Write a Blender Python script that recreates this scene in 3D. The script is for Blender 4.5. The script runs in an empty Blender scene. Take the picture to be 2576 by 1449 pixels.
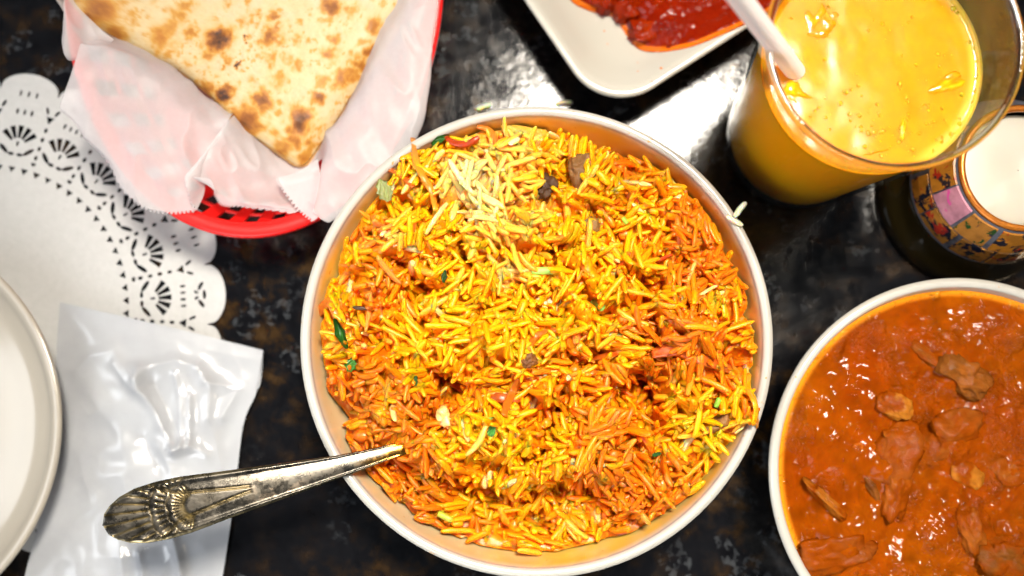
import bpy, math, random
import numpy as np
from mathutils import Vector, Matrix

random.seed(7)
rng = np.random.default_rng(7)
S = 0.01                       # everything below is written in centimetres
sc = bpy.context.scene
COL = sc.collection

# ------------------------------------------------------------------ camera
H_CAM = 54.3
F_PX = 3026.0                  # focal length in pixels of a 2576 px wide picture
TILT = math.radians(6.13)
cam_d = bpy.data.cameras.new('camera')
cam_d.sensor_width = 36.0
cam_d.lens = F_PX / 2576.0 * 36.0
cam_d.clip_start = 0.02
cam_d.clip_end = 50.0
cam_d.dof.use_dof = True
cam_d.dof.focus_distance = 46.5 * S
cam_d.dof.aperture_fstop = 5.0
cam = bpy.data.objects.new('camera', cam_d)
cam.location = (0, 0, H_CAM * S)
cam.rotation_euler = (TILT, 0, 0)
COL.objects.link(cam)
sc.camera = cam

# ------------------------------------------------------------------ world and lamps
world = bpy.data.worlds.new('World')
sc.world = world
world.use_nodes = True
bg = world.node_tree.nodes['Background']
bg.inputs[0].default_value = (0.82, 0.90, 1.0, 1)
bg.inputs[1].default_value = 0.12


def lamp(name, pos, target, size, energy, color, shape='DISK', size_y=None):
    d = bpy.data.lights.new(name, 'AREA')
    d.shape = shape
    d.size = size * S
    if size_y:
        d.size_y = size_y * S
    d.energy = energy
    d.color = color
    o = bpy.data.objects.new(name, d)
    o.location = Vector(pos) * S
    o.rotation_euler = (Vector(target) - Vector(pos)).to_track_quat('-Z', 'Y').to_euler()
    COL.objects.link(o)
    return o


key = lamp('ceiling_lamp', (21.5, 47, 165), (2, 1, 6), 36, 1.85, (1.0, 0.92, 0.80))
key.data.spread = math.radians(28)      # a shaded downlight: brightest over the middle of the table
lamp('window_light', (-205, 0, 160), (-2, 2, 2), 110, 32.0, (0.92, 0.96, 1.0), 'RECTANGLE', 150)
lamp('front_window', (-55, -125, 92), (4, 4, 4), 90, 12.0, (0.95, 0.97, 1.0), 'RECTANGLE', 60)
lamp('side_bulb', (95, -40, 120), (5, 0, 4), 4, 2.2, (1.0, 0.80, 0.52))

sc.view_settings.view_transform = 'Standard'
sc.view_settings.look = 'None'
sc.view_settings.exposure = 0.08
sc.view_settings.gamma = 1.0
sc.cycles.use_denoising = True
sc.cycles.max_bounces = 10
sc.cycles.transparent_max_bounces = 16
sc.cycles.sample_clamp_indirect = 6.0

# ------------------------------------------------------------------ maths helpers
ct, st = math.cos(TILT), math.sin(TILT)


def pix(px, py, z):
    """point (cm) at height z that the camera sees at (px,py) of a 2576x1449 picture"""
    a = (px - 1288.0) / F_PX
    b = (724.5 - py) / F_PX
    d = np.array([a, ct * b + st, st * b - ct])
    return d[:2] * ((z - H_CAM) / d[2])


def P3(px, py, z):
    q = pix(px, py, z)
    return np.array([q[0], q[1], z])


def project(x, y, z):
    v = np.array([x, y, z - H_CAM])
    D = v[1] * st - v[2] * ct
    return 1288 + F_PX * v[0] / D, 724.5 - F_PX * (v[1] * ct + v[2] * st) / D


_T = np.random.default_rng(3).random((16, 256, 256))


def vn(x, y, s=0):
    x = np.asarray(x, float); y = np.asarray(y, float)
    xi = np.floor(x).astype(int); yi = np.floor(y).astype(int)
    fx = x - xi; fy = y - yi
    fx = fx * fx * (3 - 2 * fx); fy = fy * fy * (3 - 2 * fy)
    t = _T[s % 16]
    a = t[xi % 256, yi % 256]; b = t[(xi + 1) % 256, yi % 256]
    c = t[xi % 256, (yi + 1) % 256]; d = t[(xi + 1) % 256, (yi + 1) % 256]
    return (a * (1 - fx) + b * fx) * (1 - fy) + (c * (1 - fx) + d * fx) * fy


def fbm(x, y, s=0, o=4):
    r = 0.0; a = 0.5; n = 0.0
    x = np.asarray(x, float); y = np.asarray(y, float)
    for k in range(o):
        r = r + a * vn(x * 2 ** k + 17.3 * k, y * 2 ** k + 9.1 * k, s + k)
        n += a; a *= 0.5
    return r / n


def sstep(a, b, x):
    t = np.clip((x - a) / (b - a), 0, 1)
    return t * t * (3 - 2 * t)


# ------------------------------------------------------------------ object helpers
def tag(o, label=None, cat=None, group=None, kind=None):
    if label: o['label'] = label
    if cat: o['category'] = cat
    if group: o['group'] = group
    if kind: o['kind'] = kind
    return o


def empty(name, loc):
    o = bpy.data.objects.new(name, None)
    o.location = Vector([float(c) for c in loc]) * S
    o.empty_display_size = 0.01
    COL.objects.link(o)
    return o


def raw_mesh(name, V, F, mat, col=None, smooth=True):
    V = np.asarray(V, float)
    me = bpy.data.meshes.new(name)
    if isinstance(F, np.ndarray):
        n, k = F.shape
        me.vertices.add(len(V)); me.vertices.foreach_set('co', (V * S).astype(np.float32).ravel())
        me.loops.add(n * k); me.loops.foreach_set('vertex_index', F.astype(np.int32).ravel())
        me.polygons.add(n); me.polygons.foreach_set('loop_start', (np.arange(n) * k).astype(np.int32))
        me.update(calc_edges=True); me.validate()
    else:
        me.from_pydata((V * S).tolist(), [], [tuple(int(i) for i in f) for f in F])
    if smooth:
        me.polygons.foreach_set('use_smooth', [True] * len(me.polygons))
    if col is not None:
        at = me.color_attributes.new('Col', 'FLOAT_COLOR', 'POINT')
        c = np.ones((len(V), 4), np.float32); c[:, :3] = col
        at.data.foreach_set('color', c.ravel())
    if mat is not None:
        me.materials.append(mat)
    me.update()
    return me


def mob(name, V, F, mat, parent=None, origin=None, col=None, smooth=True):
    V = np.asarray(V, float)
    if parent is not None:
        base = np.array(parent_origin(parent))
        off = base
        loc = None
    else:
        off = np.array(origin if origin is not None else [V[:, 0].mean(), V[:, 1].mean(), V[:, 2].min()])
        loc = off
    me = raw_mesh(name, V - off, F, mat, col, smooth)
    o = bpy.data.objects.new(name, me)
    COL.objects.link(o)
    if parent is not None:
        o.parent = parent
    else:
        o.location = Vector([float(c) for c in loc]) * S
    return o


def parent_origin(p):
    v = Vector((0, 0, 0))
    while p is not None:
        v = v + p.location; p = p.parent
    return [c / S for c in v]


def grid_faces(nu, nv, wrap=False, base=0):
    """faces of a grid stored row by row, nu rows of nv points"""
    i = np.arange(nu - 1)[:, None]; m = nv if wrap else nv - 1
    j = np.arange(m)[None, :]
    j2 = (j + 1) % nv
    f = np.stack([i * nv + j, i * nv + j2, (i + 1) * nv + j2, (i + 1) * nv + j], -1)
    return f.reshape(-1, 4) + base


def lathe(prof, cx, cy, n=96, close=False):
    prof = np.array(prof, float)
    a = np.linspace(0, 2 * math.pi, n, endpoint=False)
    V = np.zeros((len(prof), n, 3))
    V[:, :, 0] = cx + prof[:, 0:1] * np.cos(a); V[:, :, 1] = cy + prof[:, 0:1] * np.sin(a); V[:, :, 2] = prof[:, 1:2]
    F = grid_faces(len(prof), n, True)
    if close:
        k = len(prof) - 1
        j = np.arange(n); j2 = (j + 1) % n
        F = np.vstack([F, np.stack([k * n + j, k * n + j2, j2, j], -1)])
    return V.reshape(-1, 3), F


def smooth_prof(pts, n=8):
    """Catmull-Rom through the profile points"""
    p = np.array(pts, float)
    q = np.vstack([2 * p[0] - p[1], p, 2 * p[-1] - p[-2]])
    out = []
    for i in range(1, len(q) - 2):
        for t in np.linspace(0, 1, n, endpoint=False):
            a, b, c, d = q[i - 1], q[i], q[i + 1], q[i + 2]
            out.append(0.5 * (2 * b + (c - a) * t + (2 * a - 5 * b + 4 * c - d) * t * t + (3 * b - a - 3 * c + d) * t ** 3))
    out.append(p[-1])
    return np.array(out)


def cr1(ctrl, t):
    """Catmull-Rom along axis 0 of ctrl at params t in 0..1"""
    ctrl = np.asarray(ctrl, float)
    n = len(ctrl)
    q = np.concatenate([2 * ctrl[:1] - ctrl[1:2], ctrl, 2 * ctrl[-1:] - ctrl[-2:-1]])
    u = np.clip(t, 0, 1) * (n - 1); i = np.minimum(u.astype(int), n - 2); f = (u - i)
    sh = (len(t),) + (1,) * (ctrl.ndim - 1); f = f.reshape(sh)
    a, b, c, d = q[i], q[i + 1], q[i + 2], q[i + 3]
    return 0.5 * (2 * b + (c - a) * f + (2 * a - 5 * b + 4 * c - d) * f * f + (3 * b - a - 3 * c + d) * f ** 3)


def patch(rows, nu, nv):
    """rows: list of rows of (px,py,z) -> grid nu x nv of world points"""
    C = np.array([[P3(*q) for q in r] for r in rows])
    A = cr1(C, np.linspace(0, 1, nu))
    B = cr1(np.swapaxes(A, 0, 1), np.linspace(0, 1, nv))
    return np.swapaxes(B, 0, 1)


def grid_normals(G):
    du = np.gradient(G, axis=0); dv = np.gradient(G, axis=1)
    n = np.cross(du, dv); n /= np.linalg.norm(n, axis=2, keepdims=True) + 1e-9
    if n[..., 2].mean() < 0: n = -n
    return n


def tube(path, rad, n=10, flat=1.0, cap=True, up=(0, 0, 1)):
    path = np.asarray(path, float); m = len(path)
    rad = np.broadcast_to(np.asarray(rad, float), (m,))
    T = np.gradient(path, axis=0); T /= np.linalg.norm(T, axis=1, keepdims=True)
    U = np.tile(np.array(up, float), (m, 1))
    sd = np.cross(T, U); sd /= np.linalg.norm(sd, axis=1, keepdims=True) + 1e-9
    nn = np.cross(sd, T)
    a = np.linspace(0, 2 * math.pi, n, endpoint=False)
    V = path[:, None] + rad[:, None, None] * (np.cos(a)[None, :, None] * sd[:, None] + flat * np.sin(a)[None, :, None] * nn[:, None])
    V = V.reshape(-1, 3); F = [tuple(f) for f in grid_faces(m, n, True)]
    if cap:
        F += [tuple(range(n))[::-1], tuple((m - 1) * n + k for k in range(n))]
    return V, F


def ico(sub=3):
    import bmesh
    bm = bmesh.new(); bmesh.ops.create_icosphere(bm, subdivisions=sub, radius=1)
    V = np.array([v.co[:] for v in bm.verts]); F = np.array([[v.index for v in f.verts] for f in bm.faces]); bm.free()
    return V, F


ICO3 = ico(4); ICO2 = ico(2)


def lump(center, size, seed, yaw=0.0, rough=0.35, boxy=0.0, ic=None, tilt=0.0, fine=.55):
    """an irregular chunk"""
    V, F = ic or ICO3
    V = V.copy()
    if boxy:
        m = np.abs(V).max(1, keepdims=True)
        V = V * (1 - boxy) + (V / m) * 0.8 * boxy
    r = np.random.default_rng(seed); o = r.random(3) * 40
    d = (fbm(V[:, 0] * 1.3 + o[0], V[:, 1] * 1.3 + V[:, 2] * 1.7 + o[1], seed) - 0.5) * 1.4 * rough
    d += (fbm(V[:, 0] * 4 + o[2] + V[:, 2] * 3, V[:, 1] * 4 + V[:, 2] * 2 + o[0], seed + 3) - 0.5) * fine * rough
    V = V * (1 + d)[:, None] * np.array(size)
    c, s = math.cos(tilt), math.sin(tilt)
    V = V @ np.array([[c, 0, -s], [0, 1, 0], [s, 0, c]])
    c, s = math.cos(yaw), math.sin(yaw)
    V = V @ np.array([[c, s, 0], [-s, c, 0], [0, 0, 1]])
    return V + np.array(center), F


def polar_blob(poly, cen, hfun, rings=40, segs=160, bottom=None, power=8):
    """closed-top blob whose outline is poly (world xy); hfun(x,y,rho) gives height"""
    poly = np.array(poly); cen = np.array(cen)
    ang = np.arctan2(poly[:, 1] - cen[1], poly[:, 0] - cen[0]); rad = np.hypot(poly[:, 0] - cen[0], poly[:, 1] - cen[1])
    # dense outline then lookup by angle
    D = cr_closed(poly, 24)
    ang = np.arctan2(D[:, 1] - cen[1], D[:, 0] - cen[0]); rad = np.hypot(D[:, 0] - cen[0], D[:, 1] - cen[1])
    o = np.argsort(ang); ang = ang[o]; rad = rad[o]
    a = np.linspace(-math.pi, math.pi, segs, endpoint=False)
    R = np.interp(a, np.r_[ang - 2 * math.pi, ang, ang + 2 * math.pi], np.r_[rad, rad, rad])
    rho = np.linspace(0.02, 1, rings)
    rho = 1 - (1 - rho) ** 1.25
    X = cen[0] + rho[:, None] * R * np.cos(a); Y = cen[1] + rho[:, None] * R * np.sin(a)
    Z = hfun(X, Y, np.broadcast_to(rho[:, None], X.shape))
    V = np.stack([X, Y, Z], -1)
    if bottom is not None:
        L = V[-1:].copy(); L[..., 2] = bottom(L[..., 0], L[..., 1])
        V = np.concatenate([V, L])
    n = len(V)
    F = np.vstack([grid_faces(n, segs, True)])
    VV = V.reshape(-1, 3)
    VV = np.vstack([VV, VV[:segs].mean(0)])
    j = np.arange(segs); c = len(VV) - 1
    tri = np.stack([np.full(segs, c), (j + 1) % segs, j, np.full(segs, c)], -1)
    return VV, [tuple(f) for f in F[:, ::-1]] + [(c, k, (k + 1) % segs) for k in range(segs)]


def cr_closed(p, n):
    p = np.asarray(p, float); m = len(p); out = []
    for i in range(m):
        a, b, c, d = p[i - 1], p[i], p[(i + 1) % m], p[(i + 2) % m]
        for t in np.linspace(0, 1, n, endpoint=False):
            out.append(0.5 * (2 * b + (c - a) * t * 1.0 + (2 * a - 5 * b + 4 * c - d) * t * t + (3 * b - a - 3 * c + d) * t ** 3))
    return np.array(out)


# ------------------------------------------------------------------ materials
class NT:
    def __init__(self, name):
        self.m = bpy.data.materials.new(name); self.m.use_nodes = True
        self.t = self.m.node_tree; self.n = self.t.nodes; self.l = self.t.links
        self.p = self.n['Principled BSDF']; self.out = self.n['Material Output']

    def node(self, typ, **kw):
        x = self.n.new(typ)
        for k, v in kw.items(): setattr(x, k, v)
        return x

    def set(self, **kw):
        for k, v in kw.items():
            k = k.replace('_', ' ')
            s = self.p.inputs[k]
            if isinstance(v, tuple) and len(v) == 3 and s.type == 'RGBA': v = v + (1,)
            s.default_value = v
        return self

    def link(self, a, b): self.l.new(a, b)

    def pos(self):
        return self.node('ShaderNodeNewGeometry').outputs['Position']

    def noise(self, scale, detail=4, rough=0.55, vec=None, dist=0.0):
        x = self.node('ShaderNodeTexNoise'); x.inputs['Scale'].default_value = scale
        x.inputs['Detail'].default_value = detail; x.inputs['Roughness'].default_value = rough; x.inputs['Distortion'].default_value = dist
        self.link(vec or self.pos(), x.inputs['Vector']); return x.outputs['Fac']

    def voro(self, scale, feature='F1', vec=None, out='Distance'):
        x = self.node('ShaderNodeTexVoronoi'); x.feature = feature; x.inputs['Scale'].default_value = scale
        self.link(vec or self.pos(), x.inputs['Vector']); return x.outputs[out]

    def ramp(self, fac, stops):
        x = self.node('ShaderNodeValToRGB'); e = x.color_ramp.elements
        while len(e) < len(stops): e.new(0.5)
        for el, (p, c) in zip(e, stops):
            el.position = p
            el.color = (c, c, c, 1) if not isinstance(c, tuple) else c + (1,)
        self.link(fac, x.inputs[0]); return x.outputs[0]

    def mix(self, fac, a, b, typ='MIX'):
        x = self.node('ShaderNodeMix', data_type='RGBA', blend_type=typ)
        for v, s in ((fac, x.inputs[0]), (a, x.inputs[6]), (b, x.inputs[7])):
            if isinstance(v, (int, float)): s.default_value = v
            elif isinstance(v, tuple): s.default_value = v + (1,)
            else: self.link(v, s)
        return x.outputs[2]

    def math(self, op, a, b=0.0):
        x = self.node('ShaderNodeMath', operation=op)
        for v, s in ((a, x.inputs[0]), (b, x.inputs[1])):
            if isinstance(v, (int, float)): s.default_value = v
            else: self.link(v, s)
        return x.outputs[0]

    def attr(self, name='Col'):
        x = self.node('ShaderNodeAttribute'); x.attribute_name = name; return x.outputs['Color']

    def bump(self, h, strength=0.3, dist=0.001, normal=None):
        x = self.node('ShaderNodeBump'); x.inputs['Strength'].default_value = strength; x.inputs['Distance'].default_value = dist
        self.link(h, x.inputs['Height'])
        if normal is not None: self.link(normal, x.inputs['Normal'])
        self.link(x.outputs[0], self.p.inputs['Normal']); return x.outputs[0]

    def color(self, c): self.link(c, self.p.inputs['Base Color']); return self

    def sss(self, w, rad=(1, .5, .2), scale=0.002):
        self.p.inputs['Subsurface Weight'].default_value = w
        self.p.inputs['Subsurface Radius'].default_value = rad
        self.p.inputs['Subsurface Scale'].default_value = scale
        return self


def simple(name, col, rough=0.5, **kw):
    return NT(name).set(Base_Color=col, Roughness=rough, **kw).m


def m_granite():
    n = NT('granite'); p = n.pos()
    big = n.noise(14, 5, 0.6, p, 0.4)
    mid = n.noise(95, 6, 0.62, p, 0.15)
    fine = n.noise(260, 4, 0.6, p)
    vc = n.voro(95, out='Color')
    sep = n.node('ShaderNodeSeparateColor'); n.link(vc, sep.inputs[0])
    base = n.ramp(mid, [(0.30, (0.0012, 0.0012, 0.0016)), (0.48, (0.004, 0.004, 0.005)), (0.56, (0.016, 0.009, 0.004)), (0.64, (0.032, 0.016, 0.004)), (0.78, (0.075, 0.042, 0.017))])
    base = n.mix(n.ramp(big, [(0.40, 0.85), (0.62, 0.0)]), base, (0.004, 0.004, 0.005))
    fl = n.math('MULTIPLY', n.ramp(sep.outputs[0], [(0.80, 0.0), (0.92, 1.0)]), n.ramp(fine, [(0.5, 0.0), (0.62, 1.0)]))
    base = n.mix(n.math('MULTIPLY', fl, 0.30), base, (0.11, 0.12, 0.13))
    n.color(base)
    n.link(n.ramp(mid, [(0.3, 0.07), (0.7, 0.15)]), n.p.inputs['Roughness'])
    n.bump(n.noise(260, 4, .7), 0.16, 0.0005)
    n.link(n.ramp(n.noise(130, 5, .7, p), [(.34, .16), (.62, .56)]), n.p.inputs['Specular IOR Level'])
    return n.m


def m_ceramic(name='glazed_ceramic', stain=True):
    n = NT(name); p = n.pos()
    c = n.attr()
    if stain:
        sp = n.math('MULTIPLY', n.ramp(n.noise(330, 3, .6, p), [(.66, 0.0), (.71, 1.0)]), n.ramp(n.noise(40, 2, .5, p), [(.48, 0.0), (.6, .8)]))
        c = n.mix(sp, c, (.50, .22, .012))
    n.color(c)
    n.set(Roughness=0.18, Coat_Weight=0.15, Coat_Roughness=0.05)
    return n.m


def rice_mat(name, obj_color):
    n = NT(name); p = n.pos()
    if obj_color:
        c = n.node('ShaderNodeObjectInfo').outputs['Color']
    else:
        c = n.attr()
    sp = n.ramp(n.noise(420, 4, 0.6, p), [(0.52, 0.0), (0.70, 1.0)])
    c = n.mix(n.math('MULTIPLY', sp, 0.30), c, (0.85, 0.24, 0.004))
    c = n.mix(n.math('MULTIPLY', n.ramp(n.noise(900, 2, 0.5, p), [(0.62, 0.0), (0.72, 1.0)]), 0.45), c, (0.42, 0.07, 0.004))
    n.color(c)
    n.set(Roughness=0.30, Specular_IOR_Level=0.28)
    n.sss(0.9, (1, .45, .08), 0.0050)
    n.bump(n.noise(700, 3), 0.35, 0.0005)
    return n.m


def col_mat(name, rough=0.4, sss=0.0, sscale=0.002, srad=(1, .5, .2), bump=None, spec=0.5, coat=0.0):
    n = NT(name); n.color(n.attr()); n.set(Roughness=rough, Specular_IOR_Level=spec, Coat_Weight=coat)
    if sss: n.sss(sss, srad, sscale)
    if bump: n.bump(n.noise(bump[0], 5), bump[1], bump[2])
    return n.m


def m_paper(name, col, transp, rough=0.5, spec=0.2, mott=0.06, grain=500):
    n = NT(name)
    c = n.mix(n.ramp(n.noise(grain, 4, 0.7), [(0.3, 0.0), (0.7, 1.0)]), tuple(x * (1 - mott) for x in col), col)
    n.color(c); n.set(Roughness=rough, Specular_IOR_Level=spec)
    n.bump(n.noise(grain * 0.4, 4), 0.12, 0.0006)
    tl = n.node('ShaderNodeBsdfTranslucent'); n.link(c, tl.inputs[0])
    tr = n.node('ShaderNodeBsdfTransparent')
    a = n.node('ShaderNodeMixShader'); a.inputs[0].default_value = 0.30
    n.link(n.p.outputs[0], a.inputs[1]); n.link(tl.outputs[0], a.inputs[2])
    b = n.node('ShaderNodeMixShader'); b.inputs[0].default_value = transp
    n.link(a.outputs[0], b.inputs[1]); n.link(tr.outputs[0], b.inputs[2])
    n.link(b.outputs[0], n.out.inputs[0])
    return n.m


def m_thin_glass(name, tint=(0.95, 0.97, 0.95), refl=0.06, rough=0.02):
    n = NT(name)
    tr = n.node('ShaderNodeBsdfTransparent'); tr.inputs[0].default_value = tint + (1,)
    gl = n.node('ShaderNodeBsdfGlossy'); gl.inputs['Roughness'].default_value = rough
    lw = n.node('ShaderNodeLayerWeight'); lw.inputs[0].default_value = .5
    fr_ = n.math('ADD', n.math('MULTIPLY', n.math('POWER', lw.outputs['Facing'], 5.0), .7), .035)
    x = n.node('ShaderNodeMixShader')
    n.link(fr_, x.inputs[0]); n.link(tr.outputs[0], x.inputs[1]); n.link(gl.outputs[0], x.inputs[2])
    n.link(x.outputs[0], n.out.inputs[0])
    return n.m


MAT = {}
MAT['granite'] = m_granite()
MAT['ceramic'] = m_ceramic(stain=False)
MAT['stained_ceramic'] = m_ceramic('stained_ceramic')
MAT['rice'] = rice_mat('rice_stained', False)
MAT['grain'] = rice_mat('rice_grain_skin', True)
MAT['herb'] = col_mat('herb_leaf', 0.38, 0.2, 0.001, (.5, 1, .2), (900, 0.3, 0.0005))
MAT['onion'] = col_mat('fried_onion', 0.28, 0.5, 0.002, (1, .4, .1), (500, 0.4, 0.0006))
MAT['meat'] = col_mat('meat_fibre', 0.42, 0.1, 0.001, (1, .4, .1), (320, 0.9, 0.002), 0.3)
MAT['naan'] = col_mat('naan_crust', 0.5, 0.15, 0.002, (1, .7, .4), (260, 0.35, 0.0012), 0.35)
MAT['wax'] = m_paper('wax_paper', (0.76, 0.735, 0.74), 0.56, 0.38, 0.30, 0.05, 450)
MAT['doily'] = m_paper('doily_paper', (0.57, 0.57, 0.555), 0.0, 0.85, 0.1, 0.05, 260)
def m_doily():
    n = NT('doily_paper'); n.color(n.mix(n.ramp(n.noise(260, 4, .7), [(.3, 0.0), (.7, 1.0)]), (.42, .42, .412), (.46, .46, .452)))
    n.set(Roughness=.85, Specular_IOR_Level=.1)
    tc = n.node('ShaderNodeTexCoord'); w = n.node('ShaderNodeTexWave'); w.wave_type = 'RINGS'; w.rings_direction = 'Z'; w.inputs['Scale'].default_value = 95; w.inputs['Distortion'].default_value = 1.5
    n.link(tc.outputs['Object'], w.inputs['Vector'])
    b1 = n.bump(w.outputs['Fac'], .10, .0004); n.bump(n.noise(420, 4), .35, .0006, b1)
    return n.m


MAT['doily'] = m_doily()
MAT['red'] = NT('red_plastic').set(Base_Color=(0.78, 0.012, 0.010), Roughness=0.3).sss(0.2, (1, .1, .1), 0.002).m
MAT['glass'] = m_thin_glass('tumbler_glass')
n = NT('straw_paper'); n.set(Base_Color=(.90, .90, .89), Roughness=.4); n.bump(n.noise(600, 3), .1, .0004)
MAT['straw'] = n.m
MAT['candle'] = NT('candle_wax').set(Base_Color=(0.52, 0.48, 0.40), Roughness=0.4).sss(0.5, (1, .9, .7), 0.004).m

# ------------------------------------------------------------------ the table
tb = np.array([[-70, -60, 0], [70, -60, 0], [70, 90, 0], [-70, 90, 0], [-70, -60, -3], [70, -60, -3], [70, 90, -3], [-70, 90, -3]], float)
table = mob('table_top', tb, [(0, 1, 2, 3), (7, 6, 5, 4), (0, 4, 5, 1), (1, 5, 6, 2), (2, 6, 7, 3), (3, 7, 4, 0)], MAT['granite'], origin=(0, 0, 0), smooth=False)
tag(table, kind='structure')

# ------------------------------------------------------------------ rice bowl
RIM = 6.5
BC = pix(1350, 849, RIM)
BR = (pix(1946, 849, RIM)[0] - pix(754, 849, RIM)[0]) / 2


def bowl_profile(R, z, t=0.42, foot=0.5):
    k = R / 9.4
    pts = [(R * foot - .5, 0.25), (R * foot - .2, 0.0), (R * foot, 0.0), (R * foot + .12, 0.45), (R * .74, 0.22 * z), (R * .90, 0.48 * z), (R * .965, 0.74 * z), (R * .993, z - .45), (R, z - .14),
           (R - .09, z - .01), (R - t * .5, z + .03), (R - t * .88, z - .04), (R - t * 1.05, z - .3), (R * .965 - t, 0.74 * z), (R * .90 - t, 0.50 * z), (R * .74 - t * .8, 0.26 * z), (R * .52, .13 * z), (R * .3, .11 * z), (0.02, .105 * z)]
    return smooth_prof(pts, 6)


def make_bowl(name, c, R, z, stain, seed, n=144):
    pr = bowl_profile(R, z)
    V, F = lathe(pr, c[0], c[1], n)
    col = np.tile(np.array([0.41, 0.395, 0.355]), (len(V), 1))
    idx = np.repeat(np.arange(len(pr)), n)
    top = int(np.argmax(pr[:, 1]))
    inner = idx > top
    dz = z - V[:, 2]
    w = np.where(inner, sstep(0.12, 0.75, dz + 0.5 * (fbm(V[:, 0] * .5, V[:, 1] * .5, seed) - .5)), 0.0) * stain[3]
    nz = fbm(V[:, 0] * 1.8, V[:, 1] * 1.8 + V[:, 2], seed + 2)
    w *= 0.75 + 0.25 * sstep(.3, .6, nz)
    w *= 1 - .65 * sstep(.5, 1.0, np.cos(np.arctan2(V[:, 1] - c[1], V[:, 0] - c[0]) - math.radians(218)))
    col = np.where((inner & (dz > .25))[:, None] & (stain[3] > .5), np.array([.60, .55, .40]), col)
    col = col * (1 - w[:, None]) + np.array(stain[:3]) * w[:, None]
    return mob(name, V, F, MAT['stained_ceramic'], origin=(c[0], c[1], 0), col=col)


bowl = make_bowl('rice_bowl', BC, BR, RIM, (0.72, 0.47, 0.03, .9), 3)
tag(bowl, 'round white ceramic bowl heaped with yellow and orange rice', 'bowl')


def bowl_inner_r(z, R=BR, zz=RIM, t=0.42):
    return np.interp(z, [.11 * zz, .13 * zz, .26 * zz, .50 * zz, .74 * zz, zz - .3, zz, zz + .2, 12],
                     [R * .3, R * .52, R * .74 - t * .8, R * .90 - t, R * .965 - t, R - 1.05 * t, R - .5 * t, R - .1, R])


# rice surface: a height map over the bowl
NG = 260
gx = np.linspace(-10, 10, NG)
GX, GY = np.meshgrid(gx, gx, indexing='ij')       # local, cm


def loc(px, py, z=7.2):
    q = pix(px, py, z) - BC
    return q


def rice_heights():
    r = np.hypot(GX, GY)
    Hh = 8.1 - 0.020 * r ** 2 - 0.9 * sstep(6.2, 9.0, r)
    # upper rim of the heap sits lower at the top right
    def add(px, py, w, h, wy=None):
        c = loc(px, py); wy = wy or w
        nonlocal Hh
        Hh = Hh + h * np.exp(-((GX - c[0]) / w) ** 2 - ((GY - c[1]) / wy) ** 2)
    # the lower shelf in front of the scooped edge
    edge_px = [(780, 1010), (850, 1085), (930, 1120), (1030, 1150), (1120, 1185), (1250, 1215), (1350, 1215), (1420, 1180), (1500, 1205), (1560, 1270), (1640, 1310), (1730, 1275), (1800, 1215), (1860, 1130), (1935, 1060)]
    e = np.array([loc(*q) for q in edge_px])
    ey = np.interp(GX + 0.0, e[:, 0], e[:, 1])
    wob = (fbm(GX * 1.1, GY * 1.1, 5) - .5) * 1.0
    drop = sstep(-0.10, 0.55, ey - GY + wob * .5)
    low = 4.75 + 0.010 * GX ** 2 + 0.42 * sstep(6.4, 8.6, r)
    Hh = Hh * (1 - drop) + np.minimum(low, Hh) * drop
    add(1290, 1110, 2.4, 0.9, 1.0); add(1580, 1190, 1.6, .6, 1.0); add(1760, 1060, 1.2, .9); add(1890, 1030, .8, 1.5)
    add(1180, 470, 1.8, .5); add(1620, 530, 1.8, .5); add(1750, 760, 1.5, .6); add(1030, 400, 1.2, .7); add(950, 650, 1.8, .4)
    add(1650, 980, 1.2, -2.6, .9); add(1640, 1060, .5, -2.2, .8); add(1500, 900, 1.0, -1.0, .5); add(1410, 420, 1.0, -.7); add(1480, 560, .9, -.8, .6)
    add(1240, 420, 2.0, .9); add(1290, 600, 1.4, .5); add(985, 1140, .55, -1.3, .5); add(1500, 340, 1.7, -.9, .8); add(1250, 1215, 1.2, -.4); add(1880, 600, 1.0, -.6); add(1400, 780, .7, -.5); add(1060, 1000, .8, -.5); add(1560, 330, 1.2, -.7, .7)
    add(1000, 930, .7, -.5); add(850, 1040, .9, -1.0); add(1230, 920, .6, -.4); add(1330, 1010, .7, -.5); add(1500, 1000, .9, -.4, .4)
    n = (fbm(GX * .55 + 3, GY * .55, 1, 3) - .5) * 2.2 + (fbm(GX * 1.0, GY * 1.0 + 5, 2, 3) - .5) * 2.5
    n = n - 1.7 * np.exp(-((fbm(GX * .48, GY * .48 + 2, 11, 2) - .5) / .045) ** 2) * sstep(.35, .6, fbm(GX * .3, GY * .3, 13, 2)) + .15
    Hh = Hh + n * (1 - 0.35 * drop) * (1 - .62 * sstep(6.8, 8.6, r))
    return Hh


RH = rice_heights()


def rice_z(x, y):
    """bilinear height, x,y local to the bowl"""
    u = np.clip((np.asarray(x) + 10) / 20 * (NG - 1), 0, NG - 1.001); v = np.clip((np.asarray(y) + 10) / 20 * (NG - 1), 0, NG - 1.001)
    i = u.astype(int); j = v.astype(int); f = u - i; g = v - j
    return (RH[i, j] * (1 - f) + RH[i + 1, j] * f) * (1 - g) + (RH[i, j + 1] * (1 - f) + RH[i + 1, j + 1] * f) * g


def on_rice(px, py, dz=0.0):
    z = 7.5
    for _ in range(6):
        q = pix(px, py, z)
        z = 0.5 * z + 0.5 * (float(rice_z(*(q - BC))) + dz)
    q = pix(px, py, z)
    return np.array([q[0], q[1], z])


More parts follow.
